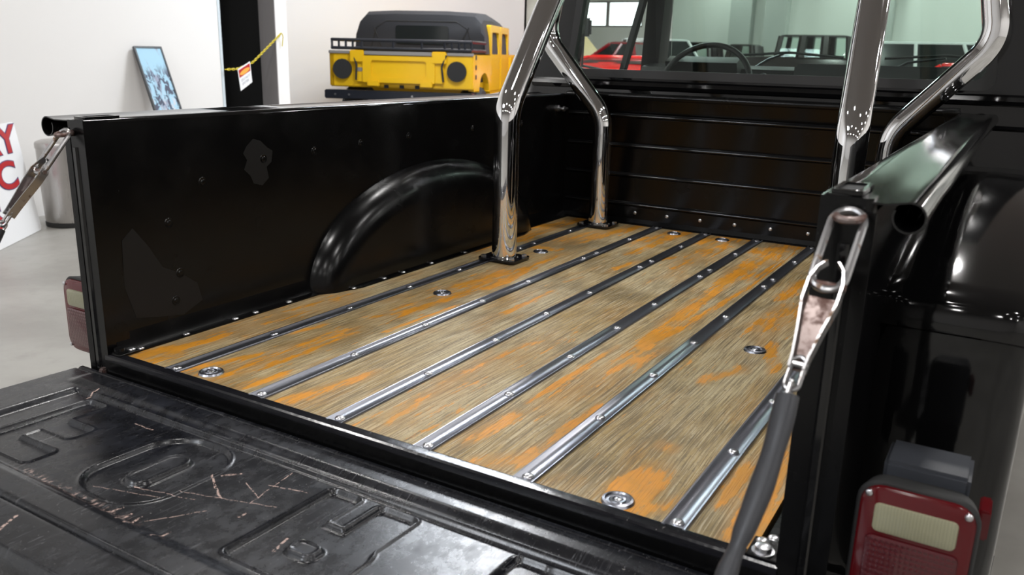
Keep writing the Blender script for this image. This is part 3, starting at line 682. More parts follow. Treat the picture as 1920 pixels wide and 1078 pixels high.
# ---- tail lamps
def taillight(cx, s):
    z1, z0 = .936, .780; x0, x1 = cx-.0625, cx+.0625; yf = .0
    mid = obj('taillight', loft([[(x, y, z) for x, z in rrect(x0+i, x1-i, z0+i, z1-i, .026, 6)] for y, i in ((.045, .012), (.03, .004), (.010, .001), (.003, .0), (.0, .002))]), 'tyre', truck, True, ang=50)
    mid['label'] = 'red and white tail lamp on black housing'
    obj('lens_border', loft([[(x, y, z) for x, z in rrect(x0+i, x1-i, z0+i, z1-i, .024, 6)] for y, i in ((.001, .004), (-.004, .005), (-.006, .008))]), 'lens_rim', mid)
    obj('stop_lens', loft([[(x, y, z) for x, z in rrect(x0+.015+i, x1-.015-i, z0+.016+i, z1-.062-i, .007, 4)] for y, i in ((-.005, 0), (-.0085, .001), (-.0095, .004))]), 'lens_red', mid)
    obj('reverse_lens', loft([[(x, y, z) for x, z in rrect(x0+.020+i, x1-.020-i, z1-.058+i, z1-.023-i, .006, 4)] for y, i in ((-.005, 0), (-.0085, .001), (-.0095, .004))]), 'lens_clear', mid)
    for sx_ in (x0+.013, x1-.013):
        for sz in (z0+.014, z1-.014):
            obj('screw', tf(bolt_shape(.0042, .0035), Matrix.Translation((sx_, -.0055, sz)) @ Matrix.Rotation(PI/2, 4, 'X')), 'bolt', mid)
    obj('lamp_housing', join(box((cx-.042, .030, z0+.01), (cx+.046, .10, z1+.012), .004)), 'tail_grey', mid)
    obj('side_reflector', box((cx+s*.058, .03, z1-.055), (cx+s*.070, .07, z1-.02), .002), 'lens_rim', mid)
    obj('lamp_bracket', box((cx-.055, .06, z0-.02), (cx+.04, .12, z0+.05), .003), 'bed_paint', mid)
taillight(1.247, 1); taillight(-.262, -1)

# ---- roll bar
YH = 1.761; ZB = 2.12; TR = .0345; TRN = .0365
def rb_hoop():
    pts = [(.028, YH, ZF+.006), (.028, YH, 1.185), (-.205, YH, 1.445), (-.150, YH, 1.72), (-.05, YH, ZB), (CX, YH, ZB+.01)]
    right = [(2*CX-p[0], p[1], p[2]) for p in pts[:-1]][::-1]
    P = fillet(pts[:-1]+right, [.13, .12, .6, .16, .16, .6, .12, .13], 12); return dense(P, .03)
rb = obj('roll_bar', tube(rb_hoop(), TR-.0015, 32), 'chrome', truck, True, ang=70, label='polished chrome roll bar hoop')
for s in (-1, 1):
    cx_ = CX+s*.4595
    P = fillet([(cx_, 1.122, ZF+.006), (cx_, 1.122, 1.235), (cx_-s*.020, 1.312, 1.53), (cx_-s*.066, 1.745, 2.10)], [.16, 2.0], 14)
    obj('roll_bar_brace', tube(dense(P, .03), TRN, 32), 'chrome', rb, True, ang=70)
    for y in (1.122, YH):
        pl = obj('base_plate', prism(rrect(cx_-.062, cx_+.062, y-.052, y+.052, .014, 4), 2, ZF+.0045, ZF+.0105), 'sill_paint', rb)
        for dx in (-.048, .048):
            for dy in (-.038, .038):
                pass
        for dx in (-.048, .048):
            for dy in (-.036, .036): obj('plate_bolt', move(lathe([(.0085, 0), (.0085, .005), (.005, .0065), (.0005, .0068)], 6), (cx_+dx, y+dy, ZF+.0105)), 'bolt', rb)
        obj('weld_collar', lathe([(TRN+.006, 0), (TRN+.004, .004), (TRN-.002, .007)], 32, (cx_, y, ZF+.0105)), 'chrome', rb)

# ---- cab
YC = 1.945; YW = 3.12
def xside(z, s): # cab side x at height z
    pts = [(.40, .90), (.9, .925), (1.20, .905), (1.37, .870), (1.60, .80), (1.86, .72)]
    for (a, b), (c, d) in zip(pts[:-1], pts[1:]):
        if z <= c: return CX+s*(b+(d-b)*(z-a)/(c-a))
    return CX+s*pts[-1][1]
zs = [.45, .7, .9, 1.05, 1.20, 1.285]
# lower rear wall
secs = []
for z in zs:
    xl, xr_ = xside(z, -1), xside(z, 1); secs.append([(xl, YC+.06, z), (xl+.015, YC+.02, z), (xl+.05, YC, z), (xr_-.05, YC, z), (xr_-.015, YC+.02, z), (xr_, YC+.06, z), (xr_, YC+.10, z), (xl, YC+.10, z)])
cab = obj('cab', loft(secs), 'paint', truck, True, ang=40)
# rear window surround as ring
zw0, zw1, = 1.318, 1.78
def ring_pts():
    # corners of window opening (x,z) with rounded corners; outer ring = cab outline
    op = []; c = CX
    A_ = [(c+.700, zw0), (c+.640, zw1), (c-.640, zw1), (c-.700, zw0)]
    rr = .05
    for i in range(4):
        p0 = Vector(A_[i]); a = (Vector(A_[i-1])-p0).normalized(); b = (Vector(A_[(i+1) % 4])-p0).normalized()
        for k in range(7):
            f = k/6; q = p0+a*rr*(1-f)**2+b*rr*f**2; op.append((q.x, q.y))
    return op
op = ring_pts()
def outer_for(p):
    x, z = p
    zz_ = 1.285 if z < 1.40 else (1.90 if z > 1.72 else z)
    if z < 1.40 and abs(x-CX) > .66: xx = xside(1.285, 1 if x > CX else -1)
    elif z > 1.72 and abs(x-CX) > .60: xx = xside(1.86, 1 if x > CX else -1)
    else: xx = x
    return xx, zz_
ou = [outer_for(p) for p in op]
def ringmesh(o_, i_, y0, y1):
    n = len(o_); V = [(p[0], y0, p[1]) for p in o_]+[(p[0], y0, p[1]) for p in i_]+[(p[0], y1, p[1]) for p in o_]+[(p[0], y1, p[1]) for p in i_]; F = []
    for k in range(n):
        l = (k+1) % n; F += [(k, l, n+l, n+k), (2*n+k, 3*n+k, 3*n+l, 2*n+l), (k, 2*n+k, 2*n+l, l), (n+k, n+l, 3*n+l, 3*n+k)]
    return V, F
obj('rear_pillar_frame', ringmesh(ou, op, YC, YC+.09), 'paint', cab, True, ang=40)
def shrink(pts, d):
    cx_ = sum(p[0] for p in pts)/len(pts); cz = sum(p[1] for p in pts)/len(pts)
    return [(p[0]+(d if p[0] < cx_ else -d), p[1]+(d if p[1] < cz else -d)) for p in pts]
obj('window_seal', ringmesh(shrink(op, -.006), shrink(op, .022), YC-.006, YC+.02), 'cabtrim', cab)
obj('rear_window', prism(shrink(op, .018), 1, YC+.006, YC+.010), 'glass', cab, False)
obj('body_ledge', prism([(YC-.001, 1.270), (YC-.018, 1.274), (YC-.022, 1.286), (YC-.016, 1.298), (YC-.001, 1.304), (YC+.03, 1.29)], 0, CX-.84, CX+.84), 'paint', cab)
obj('body_crease', prism([(YC, 1.20), (YC-.008, 1.207), (YC, 1.215)], 0, CX-.86, CX+.86), 'paint', cab)
# roof, sides, floor
obj('roof', join(loft([[(CX-.73, y, z), (CX-.60, y, z+.05), (CX, y, z+.07), (CX+.60, y, z+.05), (CX+.73, y, z), (CX+.70, y, z-.03), (CX-.70, y, z-.03)] for y, z in ((YC+.0, 1.86), (YC+.08, 1.90), (2.6, 1.91), (2.84, 1.88))])), 'paint', cab)
for s in (-1, 1):
    secs = []
    for z in zs:
        x = xside(z, s); secs.append([(x, YC+.05, z), (x, 3.6, z), (x-s*.05, 3.6, z), (x-s*.05, YC+.05, z)])
    obj('door_panel', loft(secs), 'paint', cab, True, ang=40)
    obj('cab_quarter', loft([[(xside(z, s), YC+.01, z), (xside(z, s), YC+y_, z), (xside(z, s)-s*.05, YC+y_, z), (xside(z, s)-s*.05, YC+.01, z)] for z, y_ in ((1.28, .16), (1.5, .17), (1.7, .20), (1.88, .30))]), 'paint', cab)
    obj('door_sill', box((min(xside(1.3, s), xside(1.3, s)-s*.08), YC+.1, 1.275), (max(xside(1.3, s), xside(1.3, s)-s*.08), 3.35, 1.305), .006), 'cabtrim', cab)
    obj('a_pillar', loft([[(xside(1.3, s)+a*s, 3.13+b, 1.29) for a, b in ((-.10, -.08), (-.02, -.10), (-.02, .04), (-.10, .04))], [(xside(1.86, s)+a*s, 2.78+b, 1.87) for a, b in ((-.10, -.08), (-.02, -.08), (-.02, .02), (-.10, .02))]]), 'cabtrim', cab)
    obj('vent_window_bar', loft([[(xside(1.3, s)-s*.02+a, 2.81+b, 1.30) for a, b in ((-.012, -.02), (.012, -.02), (.012, .02), (-.012, .02))], [(xside(1.86, s)-s*.02+a, 2.77+b, 1.86) for a, b in ((-.012, -.02), (.012, -.02), (.012, .02), (-.012, .02))]]), 'cabtrim', cab)
    mx_ = CX+s*1.10
    mr = obj('door_mirror', tube([(mx_, 2.86, 1.24), (mx_, 2.87, 1.50)], .006, 8), 'cabtrim', cab)
    obj('mirror_arm', tube([(xside(1.3, s)-s*.02, 2.9, 1.30), (mx_, 2.87, 1.34)], .006, 8), 'cabtrim', mr)
    obj('mirror_head', box((mx_-.032, 2.855, 1.475), (mx_+.04, 2.88, 1.56), .01), 'cabtrim', mr)
obj('cab_floor', box((CX-.85, YC+.1, .5), (CX+.85, 3.5, .56)), 'cabtrim', cab, False)
seat = obj('bench_seat', join(box((CX-.68, YC+.3, .85), (CX+.68, 2.75, 1.0), .03), box((CX-.68, YC+.12, .85), (CX+.68, YC+.30, 1.285), .04)), 'cabtrim', cab)
dash = obj('dashboard', join(loft([[(x, 2.95, .95), (x, 2.90, 1.20), (x, 2.86, 1.30), (x, 2.90, 1.345), (x, 3.0, 1.36), (x, 3.09, 1.345), (x, 3.09, .95)] for x in (CX-.80, CX+.80)])), 'cabtrim', cab, True, ang=30)
obj('instrument_pod', loft([[(x, 2.80+b, z) for b, z in ((.06, 1.29), (.02, 1.37), (.08, 1.395), (.2, 1.38), (.2, 1.28))] for x in (-.17, .16)]), 'cabtrim', dash)
obj('dash_knob', tube([(.27, 2.86, 1.31), (.27, 2.84, 1.31)], .022, 16), 'black_metal', dash)
obj('glovebox_step', box((.40, 2.84, 1.31), (1.2, 2.95, 1.375), .012), 'cabtrim', dash)
# steering wheel
swc = Vector((.045, 2.74, 1.268)); tl = math.radians(28); R_ = .200
ax1 = Vector((1, 0, 0)); ax2 = Vector((0, math.sin(tl), math.cos(tl)))
sw = obj('steering_wheel', tube([swc+ax1*R_*math.cos(2*PI*k/48)+ax2*R_*math.sin(2*PI*k/48) for k in range(48)], .0125, 12, closed=True), 'cabtrim', cab)
nrm = ax1.cross(ax2)
obj('steering_hub', join(tube([swc+ax1*-.19, swc, swc+ax1*.19], [.012, .03, .012], 10, flat=.5), tube([swc, swc-ax2*.19], .012, 8), tube([swc, Vector((.045, 3.0, 1.13))], .028, 12)), 'cabtrim', sw)
# windscreen, bonnet, wipers
obj('windshield', loft([[(CX-.74, 3.12, 1.32), (CX+.74, 3.12, 1.32), (CX+.74, 3.124, 1.32), (CX-.74, 3.124, 1.32)], [(CX-.64, 2.79, 1.86), (CX+.64, 2.79, 1.86), (CX+.64, 2.794, 1.86), (CX-.64, 2.794, 1.86)]]), 'glass', cab, False)
obj('bonnet', loft([[(CX-.85, y, z-.12), (CX-.75, y, z), (CX, y, z+.02), (CX+.75, y, z), (CX+.85, y, z-.12), (CX+.87, y, .5), (CX-.87, y, .5)] for y, z in ((3.34, 1.26), (4.2, 1.22), (5.2, 1.14), (5.3, 1.05))]), 'paint', truck)
for i, (x, e) in enumerate(((.10, (.30, 3.15, 1.425)), (.70, (.95, 3.15, 1.41)))):
    wp = obj('wiper', join(tube([(x, 3.22, 1.33), (x+.1, 3.18, 1.39), e], [.007, .006, .005], 8)), 'black_metal', truck)
    obj('wiper_blade', tube([(e[0]-.24, 3.15, 1.405), (e[0], 3.145, 1.422), (e[0]+.24, 3.15, 1.405)], .006, 6), 'tyre', wp)

# ================================================================== OTHER THINGS
# ---- stainless bin
b = thing('trash_can', 'brushed stainless steel trash can standing against the white wall', 'trash can', (-5.10, 2.93, 0))
obj('body', lathe([(.175, .02), (.186, .06), (.193, .35), (.196, .60), (.196, .605)], 40), 'brushed', b, local=True)
obj('base_ring', lathe([(.180, 0), (.187, .006), (.187, .035), (.178, .038)], 40), 'tyre', b, local=True)
obj('lid', join(lathe([(.199, .603), (.201, .612), (.201, .640), (.196, .652), (.17, .664), (.08, .672), (.001, .673)], 40)), 'brushed', b, local=True)
# ---- leaning white sign with red letters
TRv = Vector((-5.163, 2.604, .816)); BR = Vector((-5.08, 2.67, 0.002)); dirs = Vector((.624, -.78, 0)); upv = (TRv-BR).normalized(); nv = dirs.cross(upv).normalized()
if nv.x < 0: nv = -nv
Hs = (TRv-BR).length
def onb(s, t, n=0.): return BR+dirs*s+upv*t+nv*n
sg = thing('letter_sign', 'white board with tall red block letters leaning at the far left', 'sign', tuple(BR))
obj('board', loft([[tuple(onb(s, t, n)) for s, t in rrect(0, 1.1, 0, Hs, .03, 4)] for n in (-.012, 0)]), 'board_white', sg)
def text_on(body, size, sx, place, m, parent, name, extr=.002, off=0., bold=True):
    cu = bpy.data.curves.new(name, 'FONT'); cu.body = body; cu.size = size; cu.extrude = extr; cu.offset = off; cu.resolution_u = 6
    to = bpy.data.objects.new(name, cu); COL.objects.link(to); bpy.context.view_layer.update()
    dg = bpy.context.evaluated_depsgraph_get(); me = bpy.data.meshes.new_from_object(to.evaluated_get(dg))
    V = [tuple(place(v.co.x*sx, v.co.y, v.co.z)) for v in me.vertices]; F = [tuple(p.vertices) for p in me.polygons]
    bpy.data.objects.remove(to); bpy.data.meshes.remove(me)
    return obj(name, (V, F), m, parent, False)
def word(body, right_s, base_t, cap, sx, nm='letters'):
    size = cap/.70; wtot = {'AY': 1.28, 'IC': .95, 'S': .66}[body]*size*sx
    f = lambda lift: (lambda x, y, z: onb(right_s+wtot-x, base_t+y, lift+z))
    text_on(body, size, sx, f(.002), 'sign_blue', sg, 'letter_outline', .001, size*.040)
    text_on(body, size, sx, f(.004), 'sign_red', sg, nm, .001, size*.018)
word('AY', .04, .615, .19, 1.75); word('IC', .17, .37, .19, 1.75); word('S', .46, .12, .19, 1.75)
# ---- leaning framed poster
def pp(u, v, n): # u along y, v along height (leaning), n out of plane
    b0 = Vector((-5.02, 3.955, .0)); t0 = Vector((-5.57, 3.955, 1.375)); up_ = (t0-b0).normalized(); nn = Vector((up_.z, 0, -up_.x)); return b0+Vector((0, 1, 0))*u+up_*v+nn*n
PH = (Vector((-5.02, 0, 0))-Vector((-5.57, 0, 1.375))).length
po = thing('framed_poster', 'tall framed pale blue poster leaning against the white wall', 'poster', (-5.02, 3.955, 0))
PW = .285
obj('backing', loft([[tuple(pp(u, v, n)) for u, v in ((0.01, .01), (PW-.01, .01), (PW-.01, PH-.01), (.01, PH-.01))] for n in (-.014, -.002)]), 'backing', po, False)
o_, i_ = rrect(0, PW, 0, PH, .002, 1), rrect(.014, PW-.014, .016, PH-.016, .002, 1)
n_ = len(o_); V = [tuple(pp(u, v, -.016)) for u, v in o_]+[tuple(pp(u, v, -.016)) for u, v in i_]+[tuple(pp(u, v, .010)) for u, v in o_]+[tuple(pp(u, v, .010)) for u, v in i_]; F = []
for k in range(n_):
    l = (k+1) % n_; F += [(k, l, n_+l, n_+k), (2*n_+k, 3*n_+k, 3*n_+l, 2*n_+l), (k, 2*n_+k, 2*n_+l, l), (n_+k, n_+l, 3*n_+l, 3*n_+k)]
obj('frame', (V, F), 'frame_dark', po, False)
obj('print', loft([[tuple(pp(u, v, n)) for u, v in ((.012, .014), (PW-.012, .014), (PW-.012, PH-.014), (.012, PH-.014))] for n in (-.002, .003)]), 'poster', po, False)
# ---- yellow plastic chain across the doorway with warning sign
cA = Vector((-5.57, 4.955, 1.175)); cS0 = Vector((-5.56, 5.10, 1.178)); cS1 = Vector((-5.56, 5.30, 1.24)); cB = Vector((-5.58, 5.72, 1.530))
pc = thing('barrier_chain', 'yellow plastic chain strung across the dark doorway', 'chain', tuple(cA))
path = []
for a, b_ in ((cA, cS0), (cS0, cS1), (cS1, cB)): path += [a.lerp(b_, f) for f in np.linspace(0, 1, 12)][:-1]
path.append(cB); path = dense(path, .01); cum = [0]
for a, b_ in zip(path[:-1], path[1:]): cum.append(cum[-1]+(b_-a).length)
def at(s):
    s = min(max(s, 0), cum[-1]-1e-6)
    for i in range(len(cum)-1):
        if cum[i+1] >= s: return path[i].lerp(path[i+1], (s-cum[i])/(cum[i+1]-cum[i]+1e-9))
k = 0; s_ = 0
while s_ < cum[-1]-.01:
    a, b_ = at(s_), at(s_+.036); dd = (b_-a).normalized(); u_ = dd.cross(Vector((1, 0, 0))).normalized(); v_ = dd.cross(u_)
    sd_ = u_ if k % 2 else v_; c_ = (a+b_)/2; pts = []
    for q in range(14):
        an = 2*PI*q/14; pts.append(c_+dd*((.010 if math.sin(an) >= 0 else -.010)+.009*math.sin(an))+sd_*.009*math.cos(an))
    obj('chain_link', tube(pts, .0038, 6, closed=True), 'chain_yellow', pc); s_ += .0265; k += 1
obj('hook', tube(fillet([tuple(cB+Vector((0, -.01, 0))), tuple(cB+Vector((.02, .0, .02))), tuple(cB+Vector((.02, .02, -.02))), tuple(cB+Vector((0, .02, -.12)))], .01, 4), .005, 8), 'chain_yellow', pc)
ws = thing('warning_sign', 'small white warning sign with red and orange header hung on the yellow chain', 'sign', (-5.55, 5.09, 1.17))
q0 = Vector((-5.545, 5.09, 1.178)); q1 = Vector((-5.545, 5.255, 1.255)); q2 = Vector((-5.545, 5.270, 1.050)); q3 = Vector((-5.545, 5.115, .965))
def wsp(u, v, n): 
    a = q3.lerp(q2, u); b_ = q0.lerp(q1, u); p = a.lerp(b_, v); return Vector((p.x+n, p.y, p.z))
def wrect(u0, u1, v0, v1, n0, n1): return loft([[tuple(wsp(u, v, n)) for u, v in ((u0, v0), (u1, v0), (u1, v1), (u0, v1))] for n in (n0, n1)])
obj('panel', wrect(0, 1, 0, 1, -.002, .002), 'board_white', ws, False)
obj('header', wrect(.05, .95, .58, .93, .002, .003), 'sign_red', ws, False)
obj('header_oval', loft([[tuple(wsp(.5+.4*math.cos(a), .72+.11*math.sin(a), n)) for a in [2*PI*i/20 for i in range(20)]] for n in (.003, .004)]), 'sign_orange', ws, False)
text_on('DO NOT', .16, 1., lambda x, y, z: wsp(.15+x*1.15, .36+y, .003+z*.2), 'print_grey', ws, 'lettering', .001)
text_on('ENTER', .16, 1., lambda x, y, z: wsp(.2+x*1.15, .18+y, .003+z*.2), 'print_grey', ws, 'lettering', .001)

# ---- generic cars -------------------------------------------------
def car(name, label, loc, rz, paint, Lc, Wc, roof, belt, kind, group=None):
    """local frame: x across, y forward (front at +y), z up; origin at the middle of the car on the floor"""
    c = thing(name, label, 'car' if kind != 'pickup' else 'pickup truck', loc, rz, group)
    hw = Wc/2; hl = Lc/2; g = .28
    body = {'sedan': [(-hl, g+.15), (-hl, belt-.12), (-hl+.15, belt-.02), (-hl*.35, belt), (hl*.25, belt), (hl*.9, belt-.14), (hl, belt-.25), (hl, g+.1)],
            'suv': [(-hl, g+.1), (-hl, belt), (hl*.30, belt), (hl*.93, belt-.12), (hl, belt-.2), (hl, g+.1)],
            'pickup': [(-hl, g+.15), (-hl, belt), (hl*.3, belt), (hl*.93, belt-.08), (hl, belt-.16), (hl, g+.1)],
            'antique': [(-hl, g+.25), (-hl, belt-.1), (-hl*.8, belt), (hl*.2, belt), (hl*.85, belt-.05), (hl*.9, g+.3)],
            'sport': [(-hl, g), (-hl, belt-.05), (-hl*.4, belt+.02), (hl*.2, belt-.02), (hl*.75, belt-.2), (hl, belt-.38), (hl, g-.05)]}[kind]
    secs = []
    for x, dz, dy in ((-hw, -.06, .05), (-hw+.05, 0, .01), (0, .02, 0), (hw-.05, 0, .01), (hw, -.06, .05)):
        secs.append([(x, y*(1-dy/ hl), z+(dz if z > g+.2 else 0)) for y, z in body])
    obj('body', loft(secs), paint, c, True, local=True, ang=40)
    cabp = {'sedan': (-hl*.55, -hl*.35, hl*.05, hl*.28), 'suv': (-hl*.97, -hl*.92, hl*.12, hl*.32), 'pickup': (-hl*.15, -hl*.10, hl*.15, hl*.36), 'antique': (-hl*.85, -hl*.82, hl*.12, hl*.16), 'sport': (-hl*.5, -hl*.2, -hl*.05, hl*.25)}[kind]
    ya, yb_, yc_, yd = cabp; iw = hw-.05; tw = hw-(.18 if kind != 'antique' else .12)
    lo = [(-iw, ya, belt-.02), (iw, ya, belt-.02), (iw, yd, belt-.02), (-iw, yd, belt-.02)]
    hi = [(-tw, yb_, roof-.05), (tw, yb_, roof-.05), (tw, yc_, roof-.05), (-tw, yc_, roof-.05)]
    obj('cabin', loft([lo, hi]), 'carglass' if kind != 'antique' else 'glass', c, False, local=True)
    obj('roof', loft([[tuple(Vector(p)+Vector((0, 0, -.005))) for p in hi], [tuple(Vector(p)*1.0+Vector((0, 0, .03))) for p in hi], [(p[0]*.85, p[1]*.85+(yb_+yc_)/2*.15, roof) for p in hi]]), paint if kind != 'antique' else 'dark_car', c, True, local=True, ang=60)
    bars = []
    for sgn in (-1, 1):
        for (p, q) in ((0 if sgn < 0 else 1, None), (3 if sgn < 0 else 2, None)):
            a, b_ = Vector(lo[p]), Vector(hi[p]); bars.append(tube([a, b_], .04 if kind != 'antique' else .07, 6))
        for f in ((.33, .66) if kind in ('suv', 'antique') else (.5,)):
            a = Vector(lo[0 if sgn < 0 else 1]).lerp(Vector(lo[3 if sgn < 0 else 2]), f); b_ = Vector(hi[0 if sgn < 0 else 1]).lerp(Vector(hi[3 if sgn < 0 else 2]), f)
            bars.append(tube([a, b_], .035 if kind != 'antique' else .11, 6))
    obj('pillars', join(*bars), paint if kind != 'antique' else 'dark_car', c, True, local=True)
    r = .34 if kind != 'antique' else .40
    for sx_ in (-1, 1):
        for y in (-hl*.6, hl*.62):
            wl = obj('wheel', lathe([(r*.5, -.1), (r*.92, -.1), (r, -.06), (r, .06), (r*.92, .1), (r*.5, .1)], 20, (sx_*(hw-.09), y, r), 'X'), 'tyre', c, True, local=True)
            obj('rim', lathe([(.02, -.11), (r*.55, -.108), (r*.55, .108), (.02, .11)], 14, (sx_*(hw-.09), y, r), 'X'), 'wheelgrey', wl, True, local=True)
        obj('headlamp', lathe([(.09, 0), (.09, .02), (.05, .035), (.001, .04)], 14, (sx_*(hw-.28), (hl if kind != 'antique' else hl*.9), belt-.30 if kind != 'sport' else belt-.42), 'Y'), 'headlamp', c, True, local=True)
    return c
def pos(u_deg, dist): a = math.radians(u_deg); return (1.283-dist*math.sin(a), -.942+dist*math.cos(a), 0)
car('antique_car', 'old dark antique sedan with tall roof parked by the far wall', (-4.2, 22.2, 0), PI/2+.08, 'dark_car', 3.4, 1.6, 2.04, 1.5, 'antique')
car('antique_car', 'small antique car with upright windscreen seen through the steering wheel', (-7.45, 24.2, 0), PI, 'dark_car', 2.4, 1.0, 1.88, 1.42, 'antique')
car('antique_car', 'small cream antique car with dark top between two columns', (-6.15, 24.3, 0), PI, 'cream', 2.3, .85, 1.84, 1.42, 'antique')
car('white_wagon', 'long white station wagon parked beyond the right of the cab window', (.6, 18.6, 0), -PI/2, 'white_paint', 4.9, 1.9, 1.82, 1.15, 'suv')
car('red_convertible', 'small red open car with white trim in front of the white wagon', (.25, 14.0, 0), -.4, 'red', 1.6, .8, 1.42, 1.3, 'pickup')
car('white_pickup', 'white modern pickup truck in front of the daylit windows', (-7.5, 20.9, 0), -2.3, 'white_paint', 5.0, 1.95, 1.88, 1.32, 'pickup')
rc = car('red_pickup', 'dark red pickup truck with its bonnet raised behind the cab window', (-6.6, 17.5, 0), PI/2+.05, 'maroon', 4.3, 1.7, 1.72, 1.36, 'pickup')
obj('raised_bonnet', loft([[(-.6, 1.0, 1.38), (.6, 1.0, 1.38), (.6, 1.02, 1.34), (-.6, 1.02, 1.34)], [(-.6, 1.45, 1.85), (.6, 1.45, 1.85), (.6, 1.47, 1.81), (-.6, 1.47, 1.81)]]), 'cream', rc, False, local=True)
car('red_coupe', 'bright red car beside the yellow off-road truck', (-5.15, 13.4, 0), PI, 'red', 4.2, 1.65, 1.42, 1.30, 'sport')

# ---- yellow off-road truck with black soft top
hz = math.radians(21.5); hx, hy = -6.19, 8.50
hv = thing('off_road_truck', 'yellow off-road truck with black soft top and open rear bed', 'truck', (hx, hy, 0), hz)
def hb(name, s, m, parent=hv, **k): return obj(name, s, m, parent, local=True, **k)
HW = 1.02; zb, zt = .90, 1.365
bd = hb('rear_body', join(box((-HW, 0, zb), (HW, .08, zt), .015), box((-HW, 0, zb), (-HW+.08, 1.25, zt), .015), box((-HW+.08, .02, zb), (HW-.08, 1.25, zb+.08))), 'yellow')
# right side with wheel arch
arch_o = [(.08, zt), (1.3, zt), (1.3, zb-.05), (1.12, zb-.05)]+[(.78+.36*math.cos(a), .86+.26*math.sin(a)) for a in np.linspace(.0, PI, 9)]+[(.40, zb-.02), (.08, zb-.02)]
hb('side_body', prism(arch_o, 0, HW-.08, HW), 'yellow', smooth=False)
hb('wheel_well', box((HW-.10, .30, .55), (HW-.082, 1.22, 1.20)), 'tyre', smooth=False)
hb('tailgate', join(box((-.62, -.035, zb+.07), (.62, -.0, zt-.06), .01)), 'yellow')
tgp = hb('tailgate_panel', plate(rrect(-.52, .50, zb+.07, zt-.04, .02, 3), 1, -.06, -.03, rrect(-.40, .38, zb+.14, zt-.10, .03, 3)), 'yellow')
hb('tailgate_brace', box((-.70, -.07, zt-.13), (-.50, -.02, zt+.03), .012), 'yellow'); hb('tailgate_brace', box((.46, -.07, zt-.13), (.66, -.02, zt+.03), .012), 'yellow')
hb('step', box((-.45, -.09, zb+.02), (-.28, -.0, zb+.10), .01), 'yellow'); hb('step', box((.30, -.09, zb+.02), (.47, -.0, zb+.10), .01), 'yellow')
hb('cap_rail', join(box((-.50, -.05, zt-.03), (.46, .03, zt+.022), .006), box((-HW, -.02, zt-.02), (-.70, .06, zt+.02), .006), box((.66, -.02, zt-.02), (HW, .06, zt+.02), .006)), 'grey_rail')
for x in (-.82, .80):
    hb('tail_lamp_guard', lathe([(.135, 0), (.135, .03), (.12, .04), (.02, .045)], 20, (0, 0, 0), 'Y'), 'tyre').location = (x-.0, -.045, 1.14)
for x in (-.20, .02, .24): hb('drain_slot', box((x-.03, -.012, zb-.005), (x+.03, .01, zb+.04)), 'tyre', smooth=False)
hb('latch', join(tube([(-.66, -.05, 1.35), (-.60, -.07, 1.2), (-.62, -.05, 1.0)], .014, 8), tube([(.66, -.05, 1.35), (.60, -.07, 1.2), (.62, -.05, 1.0)], .014, 8)), 'tyre')
hb('badge', tf(lathe([(.06, 0), (.06, .004), (.001, .005)], 16, (0, 0, 0), 'Y'), Matrix.Translation((-.57, -.04, 1.14)) @ Matrix.Diagonal((1, 1, .45, 1))), 'grey_rail')
hb('rear_bumper', join(box((-1.06, -.12, .74), (1.04, .06, .86), .012)), 'black_metal')
for x in (-.9, -.7, .2, .7): hb('bumper_bolt', lathe([(.014, 0), (.014, .008), (.001, .01)], 8, (x, -.13, .80), 'Y'), 'bolt')
# rack
rk = [tube([(-.98, .02, z), (.99, .02, z), (.99, .95, z)], .022, 8) for z in (1.42, 1.53)]+[tube([(-.98, .02, z), (-.98, .95, z)], .022, 8) for z in (1.42, 1.53)]
for x in (-.98, -.88, -.78, -.68, -.55, -.1, .3, .62, .72, .82, .90, .99): rk.append(tube([(x, .02, 1.42), (x, .02, 1.53)], .018, 6))
hb('cargo_rack', join(*rk), 'black_metal')
hb('cargo_cover', box((-.62, .05, 1.37), (.97, .6, 1.43), .02), 'cloth')
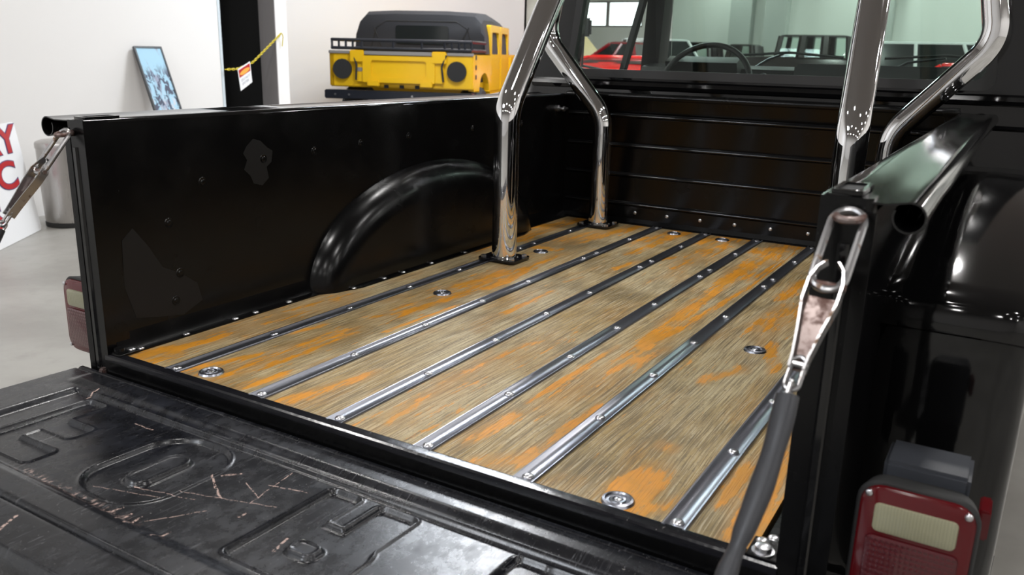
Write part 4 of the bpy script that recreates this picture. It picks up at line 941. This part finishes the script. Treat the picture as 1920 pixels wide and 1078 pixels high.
# soft top
def st_sec(y, z, k=1.):
    hwb, hwt = .99*k, .90*k
    return [(-hwb, y, 1.38), (-hwb+.02, y, 1.62), (-hwt-.02, y, z-.12), (-hwt+.08, y, z-.02), (-.4, y, z), (.4, y, z), (hwt-.08, y, z-.02), (hwt+.02, y, z-.12), (hwb-.02, y, 1.62), (hwb, y, 1.38)]
hb('soft_top', loft([st_sec(.98, 1.80), st_sec(1.02, 1.92), st_sec(1.15, 1.975), st_sec(1.8, 1.99), st_sec(2.4, 1.95), st_sec(3.0, 1.90)]), 'cloth', ang=30)
hb('soft_top_window', prism(rrect(-.36, .44, 1.50, 1.76, .04, 4), 1, .965, .985), 'carglass')
hb('top_seam', join(tube([(-.74, .985, 1.45), (-.66, .985, 1.72), (-.5, .99, 1.82), (.55, .99, 1.82), (.72, .985, 1.72), (.80, .985, 1.45)], .012, 6), tube([(-.55, .975, 1.4), (-.70, .985, 1.74)], .012, 6), tube([(.55, .975, 1.4), (.74, .985, 1.74)], .012, 6)), 'tyre')
# cab sides with doors
for y0, y1 in ((1.32, 2.10), (2.14, 2.90)):
    dr = hb('door', join(plate(rrect(y0, y1, .80, 1.80, .03, 3), 0, HW-.12, HW-.02, rrect(y0+.12, y1-.12, 1.38, 1.70, .03, 3))), 'yellow')
    hb('door_window', box((HW-.09, y0+.1, 1.36), (HW-.07, y1-.1, 1.72)), 'carglass', dr, smooth=False)
    hb('door_skin', box((HW-.05, y0+.02, .84), (HW-.012, y1-.02, 1.34), .01), 'yellow', dr)
hb('front_body', join(box((-HW, 1.25, .78), (HW-.12, 3.0, 1.36), .02), box((-HW, 3.0, .78), (HW, 4.6, 1.38), .04)), 'yellow')
hb('left_door', box((-HW, 1.30, 1.3), (-HW+.08, 2.95, 1.78), .02), 'yellow')
hb('side_vents', join(*[box((HW-.005, .15+.0*i, 1.30-.13*i), (HW+.006, .22, 1.36-.13*i)) for i in range(3)]), 'tyre', smooth=False)
for x in (-HW+.16, HW-.16):
    for y in (.78, 4.0):
        r = .46; wl = hb('wheel', lathe([(r*.5, -.15), (r*.9, -.15), (r, -.1), (r, .1), (r*.9, .15), (r*.5, .15)], 28, (x, y, r), 'X'), 'tyre')
        hb('rim', lathe([(.02, -.12), (r*.52, -.155), (r*.52, .155), (.02, .12)], 18, (x, y, r), 'X'), 'wheelgrey', wl)
